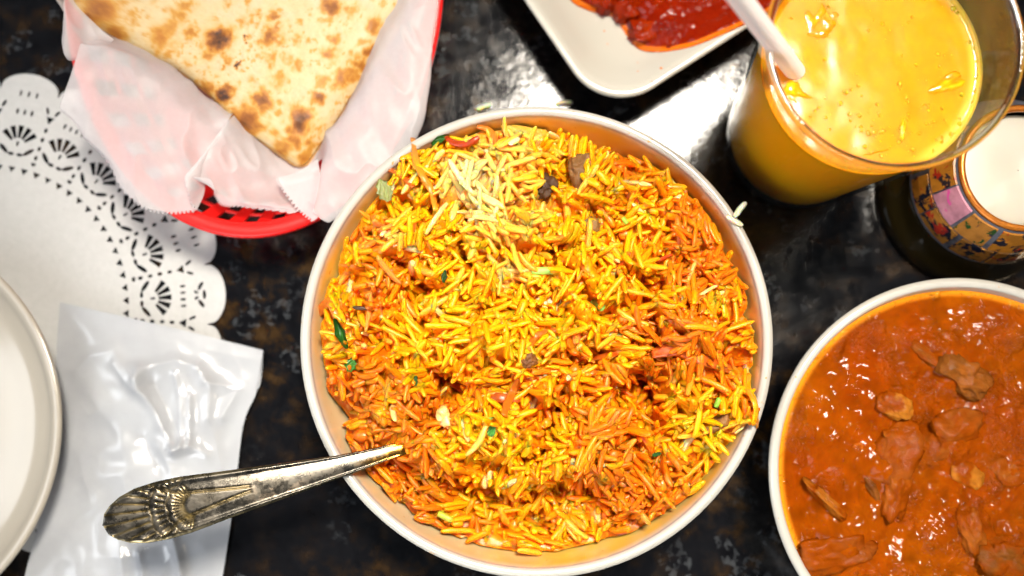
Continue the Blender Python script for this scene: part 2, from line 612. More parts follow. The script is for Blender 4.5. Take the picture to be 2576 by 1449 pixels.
# stain map: how orange (masala) and how pale each place is
ORANGE = [(1650, 480, 110, .5), (1800, 660, 130, .9), (1700, 620, 110, .6), (930, 560, 90, .7), (960, 740, 90, .8), (860, 800, 60, .5), (880, 980, 80, .7), (1000, 1060, 120, .9), (930, 940, 80, .8), (1100, 1010, 80, .7), (1250, 980, 90, .6),
          (1420, 860, 100, .5), (1660, 870, 110, .7), (1600, 1150, 150, .6), (1720, 900, 100, .7), (1250, 1290, 200, .55), (1560, 1250, 120, .6), (1050, 1210, 120, .9), (1560, 380, 90, .6), (1480, 1060, 130, .6), (1880, 1050, 40, .7), (1000, 660, 60, .5), (1840, 900, 80, .8), (1690, 1290, 120, .6)]
YELL = [(1230, 370, 150, .9), (1380, 340, 130, .9), (1150, 600, 150, .5), (1290, 620, 130, .8), (1200, 760, 130, .6), (1250, 1130, 140, .8), (860, 690, 70, .6), (1340, 720, 120, .5), (1640, 540, 70, .5), (1050, 470, 110, .7), (1720, 1020, 60, .5), (1130, 860, 90, .3)]
PALE = [(1240, 400, 130, .22), (1290, 560, 110, .22), (1330, 330, 90, .2), (1190, 450, 60, .45), (1210, 520, 45, .75), (1150, 440, 35, .5), (980, 590, 35, .4), (1280, 690, 30, .5)]


def stain_at(px, py):
    o = 0.17 + 0 * px; y = 0 * px; w = 0 * px
    for a, b, r, s in ORANGE: o = o + s * .85 * np.exp(-((px - a) ** 2 + (py - b) ** 2) / (r * r))
    for a, b, r, s in YELL: y = y + s * .8 * np.exp(-((px - a) ** 2 + (py - b) ** 2) / (r * r))
    for a, b, r, s in PALE: w = w + s * np.exp(-((px - a) ** 2 + (py - b) ** 2) / (r * r))
    n = (fbm(px / 45., py / 45., 7, 3) - .5) * 1.5
    return np.clip(o - y + n * .80, 0, 1), np.clip(w, 0, 1)


def rice_colors(X, Y, Z, r, deep=0.0):
    D = Y * st - (Z - H_CAM) * ct
    px = 1288 + F_PX * X / D; py = 724.5 - F_PX * (Y * ct + (Z - H_CAM) * st) / D
    o, w = stain_at(px, py)
    n = len(X)
    o = np.clip(o + r.normal(0, .16, n) + deep, 0, 1)[:, None]  # deep: buried grains more orange, masala soak plus warm gap shade put into colour
    w = np.clip(w + r.normal(0, .10, n) - .12 + (r.random(n) < .02) * .75, 0, 1)[:, None]
    ye = np.array([0.95, 0.375, 0.003]); og = np.array([0.86, 0.245, 0.003]); pl = np.array([0.95, 0.74, 0.34]); rd = np.array([0.60, 0.12, 0.003])
    c = ye * (1 - o) + og * o
    k = np.clip((o - .62) / .38, 0, 1) * .75
    c = c * (1 - k) + rd * k
    c = c * (1 - w) + pl * w
    return np.clip(c * r.normal(1, .045, n)[:, None], 0, .95)


# one grain: closed, slightly bent, blunt at both ends
GT = np.array([-.97, -.84, -.5, 0, .5, .84, .97]); GR = np.array([.40, .74, .96, 1.0, .95, .70, .36]); GS = 6


def grain_template():
    a = np.linspace(0, 2 * math.pi, GS, endpoint=False)
    t = np.repeat(GT, GS); rr = np.repeat(GR, GS); aa = np.tile(a, len(GT))
    t = np.r_[t, -1.0, 1.0]; rr = np.r_[rr, 0, 0]; aa = np.r_[aa, 0, 0]
    F = [tuple(f) for f in grid_faces(len(GT), GS, True)]
    m = len(GT) * GS
    F4 = np.array(F)
    e0 = [(m, (j + 1) % GS, j, j) for j in range(GS)]
    b = (len(GT) - 1) * GS
    tri = [(m, (j + 1) % GS, j) for j in range(GS)] + [(m + 1, b + j, b + (j + 1) % GS) for j in range(GS)]
    tris = [(f[0], f[1], f[2]) for f in F] + [(f[0], f[2], f[3]) for f in F] + tri
    return t, rr, aa, np.array(tris)


TT, TR, TA, TF = grain_template()


def grain_verts(pos, d, up, L, R, bend, lump_=None):
    """vectorised: N grains -> N x V x 3"""
    s = np.cross(d, up); s /= np.linalg.norm(s, axis=1, keepdims=True) + 1e-9
    n = np.cross(s, d)
    x = TT[None] * L[:, None] / 2
    R = R[:, None] * (1 + (rng.random((len(L), len(TT))) - .5) * .22)
    ca = np.cos(TA) * TR; sa = np.sin(TA) * TR
    y = ca[None] * R * 1.12 + bend[:, None] * (TT[None] ** 2) * L[:, None]
    z = sa[None] * R * .92
    return pos[:, None] + x[..., None] * d[:, None] + y[..., None] * s[:, None] + z[..., None] * n[:, None]


def sample_grains(N, r, lo, hi, tilt, mind=None, bundle=0):
    P = []
    rad = 9.15 * np.sqrt(r.random(N * 2)); an = r.random(N * 2) * 2 * math.pi
    x = rad * np.cos(an); y = rad * np.sin(an)
    if mind:
        keep = []; cell = {}
        for k in range(len(x)):
            ci = (int(x[k] // mind), int(y[k] // mind)); ok = True
            for a in (-1, 0, 1):
                for b in (-1, 0, 1):
                    for q in cell.get((ci[0] + a, ci[1] + b), ()):
                        if (x[q] - x[k]) ** 2 + (y[q] - y[k]) ** 2 < mind * mind: ok = False
            if ok: keep.append(k); cell.setdefault(ci, []).append(k)
            if len(keep) >= N: break
        x = x[keep]; y = y[keep]
    else:
        x = x[:N]; y = y[:N]
    if bundle:
        m = r.integers(3, bundle + 1, len(x)); own = np.repeat(np.arange(len(x)), m)
        bpsi = r.uniform(0, 2 * math.pi, len(x)); bp = r.normal(0, .55, len(x)); bh = r.uniform(lo, hi, len(x))
        k_ = np.concatenate([np.arange(q) - (q - 1) / 2 for q in m]); lv = r.integers(0, 2, len(own))
        sx_ = k_ * r.uniform(.15, .23, len(own)); al = r.normal(0, .16, len(own))
        x = x[own] - np.sin(bpsi[own]) * sx_ + np.cos(bpsi[own]) * al; y = y[own] + np.cos(bpsi[own]) * sx_ + np.sin(bpsi[own]) * al
    n = len(x)
    e = 0.25
    z0 = rice_z(x, y)
    sx = np.clip((rice_z(x + e, y) - rice_z(x - e, y)) / (2 * e), -1.6, 1.6); sy = np.clip((rice_z(x, y + e) - rice_z(x, y - e)) / (2 * e), -1.6, 1.6)
    psi = fbm(x * .42 + 2, y * .42 + 8, 9, 3) * 4 * math.pi * 1.25 + r.normal(0, .62, n)
    pit = r.normal(0, tilt, n) + (r.random(n) < .16) * r.choice([-1, 1], n) * r.uniform(.5, 1.1, n)
    z = z0 + lo + (hi - lo) * r.random(n)
    if bundle:
        psi = bpsi[own] + r.normal(0, .16, n); pit = bp[own] + r.normal(0, .15, n); z = z0 + bh[own] + lv * .10 - .06 + r.normal(0, .04, n)
    d = np.stack([np.cos(psi), np.sin(psi), sx * np.cos(psi) + sy * np.sin(psi)], 1)
    d /= np.linalg.norm(d, axis=1, keepdims=True)
    nn = np.stack([-sx, -sy, np.ones(n)], 1); nn /= np.linalg.norm(nn, axis=1, keepdims=True)
    d = d * np.cos(pit)[:, None] + nn * np.sin(pit)[:, None]
    L = np.clip(r.normal(1.12, .38, n), .35, 1.9); R = np.clip(r.normal(.116, .022, n), .07, .175)
    bend = r.normal(0, .055, n)
    # keep inside the bowl
    rr = np.hypot(x, y); ends = np.maximum(np.hypot(x + d[:, 0] * L / 2, y + d[:, 1] * L / 2), np.hypot(x - d[:, 0] * L / 2, y - d[:, 1] * L / 2))
    zmin = z - np.abs(d[:, 2]) * L / 2
    ok = (ends < bowl_inner_r(zmin) - .13) | ((z > RIM + .25) & (ends < 9.35) & (zmin > RIM + .12))
    up = nn + r.normal(0, .5, (n, 3))
    pos = np.stack([x + BC[0], y + BC[1], z], 1)
    return pos[ok], d[ok], up[ok], L[ok], R[ok], bend[ok], (z - z0)[ok]


rice = empty('biryani_rice', (BC[0], BC[1], 0.9))
tag(rice, 'heap of yellow and orange spiced rice filling the large white bowl', 'rice')
# body of the heap beneath the loose grains
NPK, NPA = 110, 260
i0 = np.linspace(0.0, 1, NPK); an = np.linspace(0, 2 * math.pi, NPA, endpoint=False)
RR = i0[:, None] * 9.0
X = RR * np.cos(an); Y = RR * np.sin(an); Z = rice_z(X, Y) - .30
for _ in range(3):
    lim = bowl_inner_r(Z) - .12
    q = np.minimum(1, lim / np.maximum(np.hypot(X, Y), .01)); X = X * q; Y = Y * q; Z = np.minimum(Z, rice_z(X, Y) - .30)
Z = Z + .16 * (fbm(X * 3.2, Y * 3.2, 4, 2) - .5)
Vb = np.stack([X + BC[0], Y + BC[1], Z], -1).reshape(-1, 3)
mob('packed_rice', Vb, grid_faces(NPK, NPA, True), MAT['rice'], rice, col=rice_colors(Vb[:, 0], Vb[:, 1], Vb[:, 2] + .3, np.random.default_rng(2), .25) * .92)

g1 = sample_grains(2500, rng, -.85, -.25, .30)
g2 = sample_grains(2100, rng, -.38, .05, .38)
g3 = sample_grains(620, rng, -.02, .20, .42, .42)
g4 = sample_grains(170, rng, .02, .30, .42, .95, 7)
allg = [np.concatenate(q) for q in zip(g1, g2, g3, g4)]
# leave the spoon handle free
s0 = P3(842, 1176, 6.92); s1 = P3(1026, 1124, 6.55); sv = s1 - s0
tq = ((allg[0] - s0) @ sv) / (sv @ sv); dq = np.hypot(*((allg[0] - s0 - np.clip(tq, -.3, 1)[:, None] * sv)[:, :2].T))
kq = ~((dq < .52) & (tq < .98) & (allg[0][:, 2] > 6.4 - .2))
allg = [q[kq] for q in allg]
pos, dd, up, L, R, bend, off = allg
cc = rice_colors(pos[:, 0], pos[:, 1], pos[:, 2], rng, np.clip(-off * .6, 0, .4))  # lower layers tinted, partly standing in for warm shade between grains
# the 300 grains that show largest: the upper, longer ones
score = off * 1.6 + L * .55 + pos[:, 2] * .05 - np.abs(dd[:, 2]) * .4 + rng.normal(0, .05, len(L))
order = np.argsort(-score)
best = order[:300]; rest = order[300:]
GV = grain_verts(pos[rest], dd[rest], up[rest], L[rest], R[rest], bend[rest])
nv = GV.shape[1]; N = len(rest)
FF = (TF[None] + (np.arange(N) * nv)[:, None, None]).reshape(-1, 3)
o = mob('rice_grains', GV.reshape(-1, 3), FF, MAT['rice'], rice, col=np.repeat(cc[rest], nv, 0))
o['kind'] = 'stuff'
# grains picked out one by one
variants = []
for k in range(14):
    l_ = .80 + .065 * k; b_ = [.02, -.05, .08, 0, .11, -.08, .04][k % 7]
    v = grain_verts(np.zeros((1, 3)), np.array([[1., 0, 0]]), np.array([[0, 0, 1.]]), np.array([l_]), np.array([.112]), np.array([b_]))[0]
    variants.append((l_, raw_mesh('rice_grain', v, TF, MAT['grain'])))


def place_grain(p, d, u, l, c, parent=None, name='rice_grain'):
    k = int(np.clip(round((l - .80) / .065) + random.randint(-1, 1), 0, 13))
    s = np.cross(d, u); s /= np.linalg.norm(s) + 1e-9; n = np.cross(s, d)
    ob = bpy.data.objects.new(name, variants[k][1]); COL.objects.link(ob)
    # template side axis is cross(d,up): x=d, y=-s, z=n for the unit template
    M = Matrix(((d[0], -s[0], n[0], 0), (d[1], -s[1], n[1], 0), (d[2], -s[2], n[2], 0), (0, 0, 0, 1)))
    base = np.array(parent_origin(parent)) if parent else np.zeros(3)
    ob.parent = parent
    ob.matrix_basis = Matrix.Translation(Vector((p - base).tolist()) * S) @ M
    ob.color = (float(c[0]), float(c[1]), float(c[2]), 1)
    return ob


for k in best:
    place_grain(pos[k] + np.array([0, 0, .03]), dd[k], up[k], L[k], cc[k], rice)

# crumbs of cooked spice paste and onion stuck between the grains
cr = sample_grains(2600, rng, -.30, .10, .3)
cp = cr[0]; D_ = cp[:, 1] * st - (cp[:, 2] - H_CAM) * ct
so, sw_ = stain_at(1288 + F_PX * cp[:, 0] / D_, 724.5 - F_PX * (cp[:, 1] * ct + (cp[:, 2] - H_CAM) * st) / D_)
k_ = np.nonzero(rng.random(len(cp)) < so ** 1.6 * .55)[0]; m_ = len(k_)
cs = np.clip(rng.normal(.125, .045, (m_, 1, 1)), .05, .26) * rng.uniform(.6, 1.4, (m_, 1, 3))
jit = 1 + (rng.random((m_, len(ICO2[0]), 1)) - .5) * .5
CV = ICO2[0][None] * cs * jit + cp[k_][:, None]
CF = (ICO2[1][None] + (np.arange(m_) * len(ICO2[0]))[:, None, None]).reshape(-1, 3)
ccol = np.array([.66, .135, .005]) * rng.uniform(.7, 1.25, (m_, 1)) + np.array([.20, .14, .0]) * rng.random((m_, 1))
o = mob('spice_crumbs', CV.reshape(-1, 3), CF, MAT['onion'], rice, col=np.repeat(np.clip(ccol, 0, .9), len(ICO2[0]), 0))
o['kind'] = 'stuff'

PALE_C = (0.72, 0.67, 0.50)
# stray grains lying on and outside the rim
for px, py, z, yaw, lab in [(1861, 527, 6.62, .9, 'pale rice grain stuck on outer right edge of rice bowl rim'), (1847, 556, 6.62, 2.6, 'pale rice grain lying flat on right top of rice bowl rim'),
                            (1216, 268, .12, .3, 'pale rice grain on dark table above the rice bowl, nearer the bread basket'), (1419, 259, .12, .1, 'pale rice grain on dark table above the rice bowl, near the square plate corner')]:
    q = P3(px, py, z)
    ob = place_grain(q, np.array([math.cos(yaw), math.sin(yaw), 0.05]), np.array([0, 0, 1.]), .62, PALE_C, None, 'stray_rice_grain')
    tag(ob, lab, 'rice grain', 'stray rice grains')

# ------------------------------------------------------------------ things mixed in the rice


def leaf(name, px, py, w, l, yaw, col, lab, curl=.25, lobes=3, dz=.16, group=None, pitch=0.2):
    q = on_rice(px, py, dz + .14)
    nu, nv = 26, 15
    u = np.linspace(0, 1, nu)[:, None]; v = np.linspace(-1, 1, nv)[None]
    wid = w * (np.sin(np.pi * np.clip(u, 0.02, .98) ** .8) ** .7) * (1 - .30 * np.abs(np.sin(u * math.pi * lobes)))
    x = (u - .5) * l + 0 * v; y = v * wid + 0 * u
    z = curl * l * ((v ** 2) * .5 - (u - .5) ** 2 * 1.2) + .03 * np.sin(v * 9 + u * 14) + (u - .5) * l * pitch
    c, s = math.cos(yaw), math.sin(yaw)
    X = x * c - y * s + q[0]; Y = x * s + y * c + q[1]; Z = z + q[2]
    G = np.stack([X, Y, Z], -1); n = grid_normals(G)
    V = np.concatenate([G.reshape(-1, 3), (G - n * .02).reshape(-1, 3)])
    F = np.vstack([grid_faces(nu, nv), grid_faces(nu, nv, base=nu * nv)[:, ::-1]])
    vein = np.exp(-(v / .10) ** 2) + .5 * np.exp(-((np.sin((u * 5 - np.abs(v) * 1.3) * math.pi)) / .25) ** 2)
    cc_ = np.array(col)[None] * (1 + .5 * (fbm(x * 4 + px, y * 4, 4) - .5) + .35 * vein).reshape(-1, 1)
    ob = mob(name, V, F, MAT['herb'], origin=q, col=np.clip(np.vstack([cc_, cc_]), 0, .9))
    return tag(ob, lab, 'herb leaf', group)


HG = 'green herb leaves in the rice'
leaf('coriander_leaf', 966, 478, .36, .95, 2.0, (.20, .22, .07), 'grey green lobed coriander leaf at upper left edge of the rice', .15, 4, .32, HG)
leaf('coriander_leaf', 858, 838, .20, 1.25, 1.95, (.020, .10, .010), 'long dark green curled coriander leaf at left edge of the rice', .6, 2, .22, HG)
leaf('coriander_leaf', 884, 917, .24, .60, 1.2, (.035, .15, .012), 'small bright green coriander leaf below the long curled one', .4, 3, .22, HG)
leaf('coriander_leaf', 1108, 352, .15, .80, .45, (.015, .09, .008), 'dark green coriander strip under the top left bowl rim', .4, 2, .22, HG)
leaf('coriander_leaf', 1237, 1083, .20, .46, 1.3, (.045, .19, .025), 'small green coriander square on the rice nearest the spoon', .2, 1, .28, HG)
leaf('coriander_leaf', 1118, 695, .13, .48, 1.4, (.012, .05, .005), 'dark green coriander scrap in the middle left of the rice', .4, 2, .18, HG)
leaf('coriander_leaf', 1652, 1143, .10, .32, .3, (.02, .10, .012), 'tiny dark green coriander scrap at lower right of the rice', .3, 1, .22, HG)
leaf('coriander_leaf', 1046, 958, .10, .38, 1.5, (.015, .07, .008), 'tiny dark green coriander scrap in the orange rice at lower left', .3, 1, .2, HG)


def stalk(px, py, l, r, yaw, col, lab, pitch=.1, dz=.22):
    q = on_rice(px, py, dz + .14)
    n = 12; ri = r * .62; a = np.linspace(0, 2 * math.pi, n, endpoint=False); d = np.array([math.cos(yaw) * math.cos(pitch), math.sin(yaw) * math.cos(pitch), math.sin(pitch)])
    s = np.array([-math.sin(yaw), math.cos(yaw), 0]); nn = np.cross(d, s)
    V = []
    for t, rr in [(-.5, ri), (-.5, r * .96), (-.3, r), (0, r * 1.03), (.3, r), (.5, r * .95), (.5, ri), (0, ri)]:
        V.append(q + d * t * l + rr * (np.cos(a)[:, None] * s + np.sin(a)[:, None] * nn))
    V = np.array(V); m = len(V)
    F = [tuple(f) for f in grid_faces(m, n, True)] + [((m - 1) * n + j, (m - 1) * n + (j + 1) % n, (j + 1) % n, j) for j in range(n)]
    V = V.reshape(-1, 3)
    c = np.array(col) * (1 + .5 * (fbm(V[:, 0] * 9, V[:, 1] * 3, 3) - .5))[:, None]
    return tag(mob('scallion_piece', V, F, MAT['herb'], origin=q, col=c), lab, 'scallion', 'chopped scallion pieces in the rice')


stalk(1370, 681, 1.0, .15, .02, (.30, .60, .10), 'long pale green scallion piece across the middle of the rice')
stalk(1503, 768, .50, .19, -.5, (.26, .58, .10), 'short hollow green scallion ring right of centre in the rice', .7)
stalk(1805, 1013, .36, .11, 1.2, (.22, .50, .04), 'tiny green scallion bit at right edge of the rice', .5)
stalk(1120, 1300, .62, .13, -.45, (.36, .40, .03), 'olive green scallion piece on the lower rice near bowl bottom')
stalk(1233, 1054, .42, .07, .1, (.22, .42, .03), 'thin green scallion sliver above the small green coriander square')
stalk(1572, 555, .30, .09, 2.2, (.26, .42, .03), 'tiny green scallion bit in the upper right rice')


def strip(pts, w, col, lab, flat=.35, dz=.2, name='fried_onion_strip', lift=None):
    C = np.array([on_rice(a, b, dz + (lift[k] if lift else 0)) for k, (a, b) in enumerate(pts)])
    Pth = cr1(C, np.linspace(0, 1, 28))
    t = np.linspace(0, 1, 28)
    rad = w * (.45 + .55 * np.sin(np.pi * np.clip(t, .06, .96)) ** .5) * (1 + .30 * (vn(t * 9, t * 0 + pts[0][0], 4) - .5))
    V, F = tube(Pth, rad, 10, flat, up=(.25, .1, 1))
    V[:, 2] += .06 * (fbm(V[:, 0] * 5, V[:, 1] * 5, 6) - .5)
    c = np.array(col) * (1 + .9 * (fbm(V[:, 0] * 3, V[:, 1] * 3, 8) - .5))[:, None]
    return tag(mob(name, V, F, MAT['onion'], origin=C.mean(0), col=np.clip(c, 0, .9)), lab, 'fried onion', 'fried onion strips in the rice')


DK = (.36, .075, .008); OR = (.62, .20, .012); RD = (.42, .05, .006)
strip([(1039, 348), (1046, 400), (1062, 440), (1085, 480), (1096, 530)], .15, (.68, .24, .012), 'upright orange fried onion strip over upper left bowl rim', .4, .45)
strip([(1116, 336), (1140, 358), (1175, 362), (1205, 345)], .15, RD, 'dark red pointed fried onion strip near the top of the rice', .5, .3)
strip([(1130, 962), (1190, 985), (1250, 1000), (1310, 1005)], .22, DK, 'long brown fried onion strip in the lower middle of the rice', .3, .22)
strip([(1305, 955), (1290, 985), (1275, 1020), (1268, 1045)], .17, (.50, .14, .01), 'orange brown onion strip crossing the long brown one', .3, .34)
strip([(1690, 640), (1650, 660), (1618, 705), (1605, 760)], .085, RD, 'thin dark red onion thread at right of the rice', .7, .26)
strip([(1640, 890), (1700, 880), (1770, 905), (1840, 930)], .28, (.44, .085, .008), 'broad brown glazed onion strip at right side of the rice', .28, .05)
strip([(1200, 318), (1235, 330), (1250, 365)], .13, (.58, .17, .012), 'short curved orange onion strip at top of the rice', .4, .18)
strip([(800, 790), (830, 760), (850, 800)], .24, (.62, .16, .01), 'orange onion flap against the left bowl wall', .3, .08)
strip([(1480, 905), (1545, 890), (1600, 870)], .14, (.52, .12, .008), 'reddish onion strip right of the rice centre', .4, .2)
strip([(960, 420), (1000, 435), (1040, 470)], .12, (.5, .10, .008), 'dark orange onion strip beside the grey green leaf', .4, .18)
strip([(1330, 880), (1350, 845), (1400, 830)], .12, (.55, .13, .008), 'small orange onion strip in the centre of the rice', .4, .16)
strip([(1880, 980), (1900, 1020), (1905, 1075)], .12, (.72, .30, .012), 'orange onion strip hanging over the right bowl rim', .5, .3)
strip([(990, 620), (1030, 600), (1045, 560)], .10, (.6, .15, .01), 'thin orange onion strip at left of the rice', .5, .18)
strip([(1270, 1200), (1300, 1240), (1290, 1275)], .2, (.50, .10, .008), 'brown onion strip in the shadow under the rice edge', .4, .1)


def chunk(px, py, sz, yaw, seed, col, lab, dz=-.1, cat='meat', name='meat_chunk', mat='meat', group='meat chunks in the rice'):
    q = on_rice(px, py, dz)
    V, F = lump(q, sz, seed, yaw, .8, .5)
    f = fbm(V[:, 0] * 3 + V[:, 2] * 2, V[:, 1] * 1.2, seed + 1)
    c = np.array(col) * (.30 + .85 * f)[:, None] * (1.7 if cat == 'onion' else 1)
    mat = 'onion' if cat == 'onion' else mat
    return tag(mob(name, V, F, MAT[mat], origin=q, col=np.clip(c, 0, .9)), lab, cat, group)


chunk(1372, 475, (.55, .40, .40), .9, 11, (.10, .045, .018), 'dark brown meat chunk in the upper rice, left of the paler one', -.02)
chunk(1466, 430, (.55, .72, .45), .2, 12, (.26, .12, .035), 'brown fibrous meat chunk in the upper right rice', -.02)
chunk(1475, 575, (.60, .35, .35), .3, 13, (.30, .16, .05), 'small brown meat chunk half buried right of the pale grains', -.05)
chunk(1790, 1055, (.75, .55, .45), .4, 14, (.34, .16, .04), 'brown meat chunk near the right bowl wall', -.2)
chunk(1330, 905, (.3, .25, .2), .4, 15, (.25, .09, .02), 'small dark meat scrap in the middle of the rice', .0)
chunk(1378, 765, (.42, .28, .18), -.6, 16, (.72, .50, .26), 'translucent pale onion chunk in the centre of the rice', .12, 'onion', 'onion_chunk', group='onion chunks in the rice')
chunk(1118, 1050, (.30, .44, .2), .3, 17, (.76, .42, .14), 'translucent pale onion chunk above the spoon', .16, 'onion', 'onion_chunk', group='onion chunks in the rice')
chunk(1630, 985, (.45, .3, .3), .3, 18, (.22, .07, .02), 'dark meat scrap in the hollow at right of the rice', -.1)
q = on_rice(906, 775, .40)
V, F = tube(np.array([q + np.array([t * .30, t * -.03, .03 * (1 - t * t)]) for t in np.linspace(-1, 1, 14)]), .085 * np.sqrt(np.clip(1.02 - np.linspace(-1, 1, 14) ** 2, 0, 1)), 14)
V[:, 2] += .012 * np.sin(np.arctan2(V[:, 1] - q[1], V[:, 2] - q[2]) * 6)
tag(mob('cumin_seed', V, F, MAT['herb'], origin=q, col=np.tile(np.array([.05, .022, .008]), (len(V), 1))), 'dark brown ridged cumin seed on the left of the rice', 'seed')

# ------------------------------------------------------------------ spoon
n = NT('tarnished_steel')
vc = n.attr(); p_ = n.pos()
scr = n.noise(900, 4, 0.7)
n.color(n.mix(n.ramp(n.noise(90, 5, .65), [(.35, 0.0), (.7, .6)]), vc, (.11, .095, .07)))
n.set(Metallic=1.0)
n.link(n.ramp(n.noise(160, 6, .7), [(.35, .16), (.68, .42)]), n.p.inputs['Roughness'])
n.bump(scr, .10, .0003)
MAT['steel'] = n.m


def make_spoon():
    tip = P3(259, 1321, 7.9); mid = P3(842, 1176, 6.92); end = P3(1026, 1124, 6.55)
    L_px = 793.0
    sw = [(0, 0), (.012, 26), (.035, 43), (.07, 58), (.12, 69), (.19, 73), (.26, 71), (.36, 62), (.46, 53), (.60, 41), (.75, 29), (.90, 20), (1.0, 17)]
    nu, nv = 260, 61
    s = np.linspace(0, 1, nu) ** 1.25; v = np.linspace(-1, 1, nv)
    wpx = np.interp(s, [a for a, b in sw], [b for a, b in sw])
    w = wpx / 65.0
    C = cr1(np.array([tip, (tip + mid) / 2 + np.array([0, 0, .10]), mid, end]), np.interp(s, [0, .37, .745, 1], [0, 1 / 3, 2 / 3, 1]))
    ax = end - tip; ax[2] = 0; ax /= np.linalg.norm(ax)
    side = np.array([-ax[1], ax[0], 0])
    SX = s[:, None] * L_px + 0 * v[None]; VY = -(v[None] * wpx[:, None])       # px, VY positive = lower edge in picture
    th = .11
    top = th * (1 - .55 * v[None] ** 2) + 0.05 * np.exp(-((np.abs(v[None]) - .86) / .1) ** 2) * sstep(.02, .12, s)[:, None] * (1 - sstep(.9, 1, s))[:, None]
    # engraved shell
    cx, cy = 232.0, 6.0
    dx = cx - SX; dy = VY - cy
    rr = np.hypot(dx, dy); aa = np.arctan2(dy, dx)
    fan = sstep(0, .15, 1.36 - np.abs(aa)) * (rr > 30) * (dx > -70)
    g = np.zeros_like(SX)

    def rays(r0, r1, per, wid):
        m = sstep(r0, r0 + 6, rr) * (1 - sstep(r1 - 10, r1, rr))
        ph = aa / per
        return m * np.exp(-((ph - np.round(ph)) * per * rr / wid) ** 2)
    sc1 = 8 * np.abs(np.sin(aa / .26 * math.pi / 2))
    inside = 1 - sstep(1.25, 1.45, np.abs(aa))
    for r0, r1, per in [(22, 62 + 0, .155), (74, 104, .15), (114, 240, .125)]:
        g = np.maximum(g, rays(r0, r1, per, 2.4 if r0 < 100 else 2.9) * inside)
    for rc in (66, 108):
        g = np.maximum(g, .6 * np.exp(-((rr - rc - sc1 * .8) / 3.0) ** 2) * inside)
    # sweeping border lines that meet in a point up the handle
    for sg in (-1, 1):
        curve = np.interp(SX, [120, 150, 185, 215, 260, 310, 370], [78 * sg, 55 * sg, 34 * sg, 26 * sg, 20 * sg, 12 * sg, 4 * sg])
        for k, wd in ((0, 2.2), (sg * 5, 1.6)):
            g = np.maximum(g, np.exp(-((VY - curve - k) / wd) ** 2) * (SX < 372) * (SX > 105))
    edge_ok = (1 - sstep(.88, .97, np.abs(v[None])))
    g = g * edge_ok
    rec = .9 * np.exp(-((rr - 69 - sc1) / 7) ** 2) * inside + .9 * np.exp(-((rr - 111 - sc1) / 6) ** 2) * inside
    top = top - .022 * g - .0 * rec * edge_ok
    G = C[:, None] + side[None, None] * (v[None, :, None] * w[:, None, None])
    Gt = G.copy(); Gt[..., 2] += top
    Gb = G.copy(); Gb[..., 2] += -.02 - .09 * (1 - v[None] ** 2)
    base = np.array([.115, .105, .09]); gold = np.array([.16, .11, .03])
    c = base * (1 - g[..., None]) + gold * g[..., None]
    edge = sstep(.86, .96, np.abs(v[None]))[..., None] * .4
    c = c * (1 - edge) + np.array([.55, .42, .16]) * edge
    # turmeric smear where the handle enters the rice
    sm = (sstep(.78, .93, s)[:, None] * sstep(.35, .6, fbm(SX / 60, VY / 9, 5) + .25 * sstep(.85, 1, s)[:, None]))[..., None]
    c = c * (1 - sm) + np.array([.62, .30, .02]) * sm
    wear = (sstep(.56, .66, fbm(SX / 22, VY / 14, 2)) * np.exp(-((s - .55) / .07) ** 2)[:, None])[..., None] * .6
    c = c * (1 - wear) + np.array([.55, .42, .30]) * wear
    V = np.concatenate([Gt.reshape(-1, 3), Gb.reshape(-1, 3)])
    n0 = nu * nv
    F = [grid_faces(nu, nv)[:, ::-1], grid_faces(nu, nv, base=n0)]
    i = np.arange(nu - 1)
    for j, fl in ((0, 1), (nv - 1, 0)):
        f = np.stack([i * nv + j, (i + 1) * nv + j, n0 + (i + 1) * nv + j, n0 + i * nv + j], -1)
        F.append(f if not fl else f[:, ::-1])
    root = empty('serving_spoon', tip)
    tag(root, 'tarnished steel spoon with shell pattern handle stuck into the rice', 'spoon')
    cc_ = np.concatenate([c.reshape(-1, 3), np.tile(base, (n0, 1))])
    mob('handle', V, np.vstack(F), MAT['steel'], root, col=cc_)
    # neck and bowl of the spoon, buried in the rice
    e2 = end + ax * 1.6 + np.array([0, 0, -1.2]); e3 = end + ax * 3.2 + np.array([0, 0, -2.0])
    nu2, nv2 = 40, 21
    t = np.linspace(0, 1, nu2); vv = np.linspace(-1, 1, nv2)
    Cc = cr1(np.array([end + [0, 0, .04], e2, e3, e3 + ax * 4.2 + np.array([0, 0, .3])]), t)
    ww = np.interp(t, [0, .3, .55, .75, .92, 1], [.25, .3, 1.2, 1.75, 1.2, .1])
    G = Cc[:, None] + side * (vv[None, :, None] * ww[:, None, None])
    G[..., 2] -= (1 - vv[None] ** 2) * np.interp(t, [0, .4, .7, 1], [-.06, 0, .7, 0])[:, None]
    G2 = G.copy(); G2[..., 2] -= .1
    V = np.concatenate([G.reshape(-1, 3), G2.reshape(-1, 3)])
    mob('spoon_bowl', V, np.vstack([grid_faces(nu2, nv2)[:, ::-1], grid_faces(nu2, nv2, base=nu2 * nv2)]), MAT['steel'], root, col=np.tile(base, (len(V), 1)))


make_spoon()

# ------------------------------------------------------------------ curry bowl
CZ = 5.6
CC = pix(2430, 1190, CZ); CR = (pix(2925, 1190, CZ)[0] - pix(1935, 1190, CZ)[0]) / 2
cb = make_bowl('curry_bowl', CC, CR, CZ, (0.72, 0.24, 0.01, 0.25), 5)
tag(cb, 'white ceramic bowl of orange curry at lower right', 'bowl')
SZ = CZ - .55


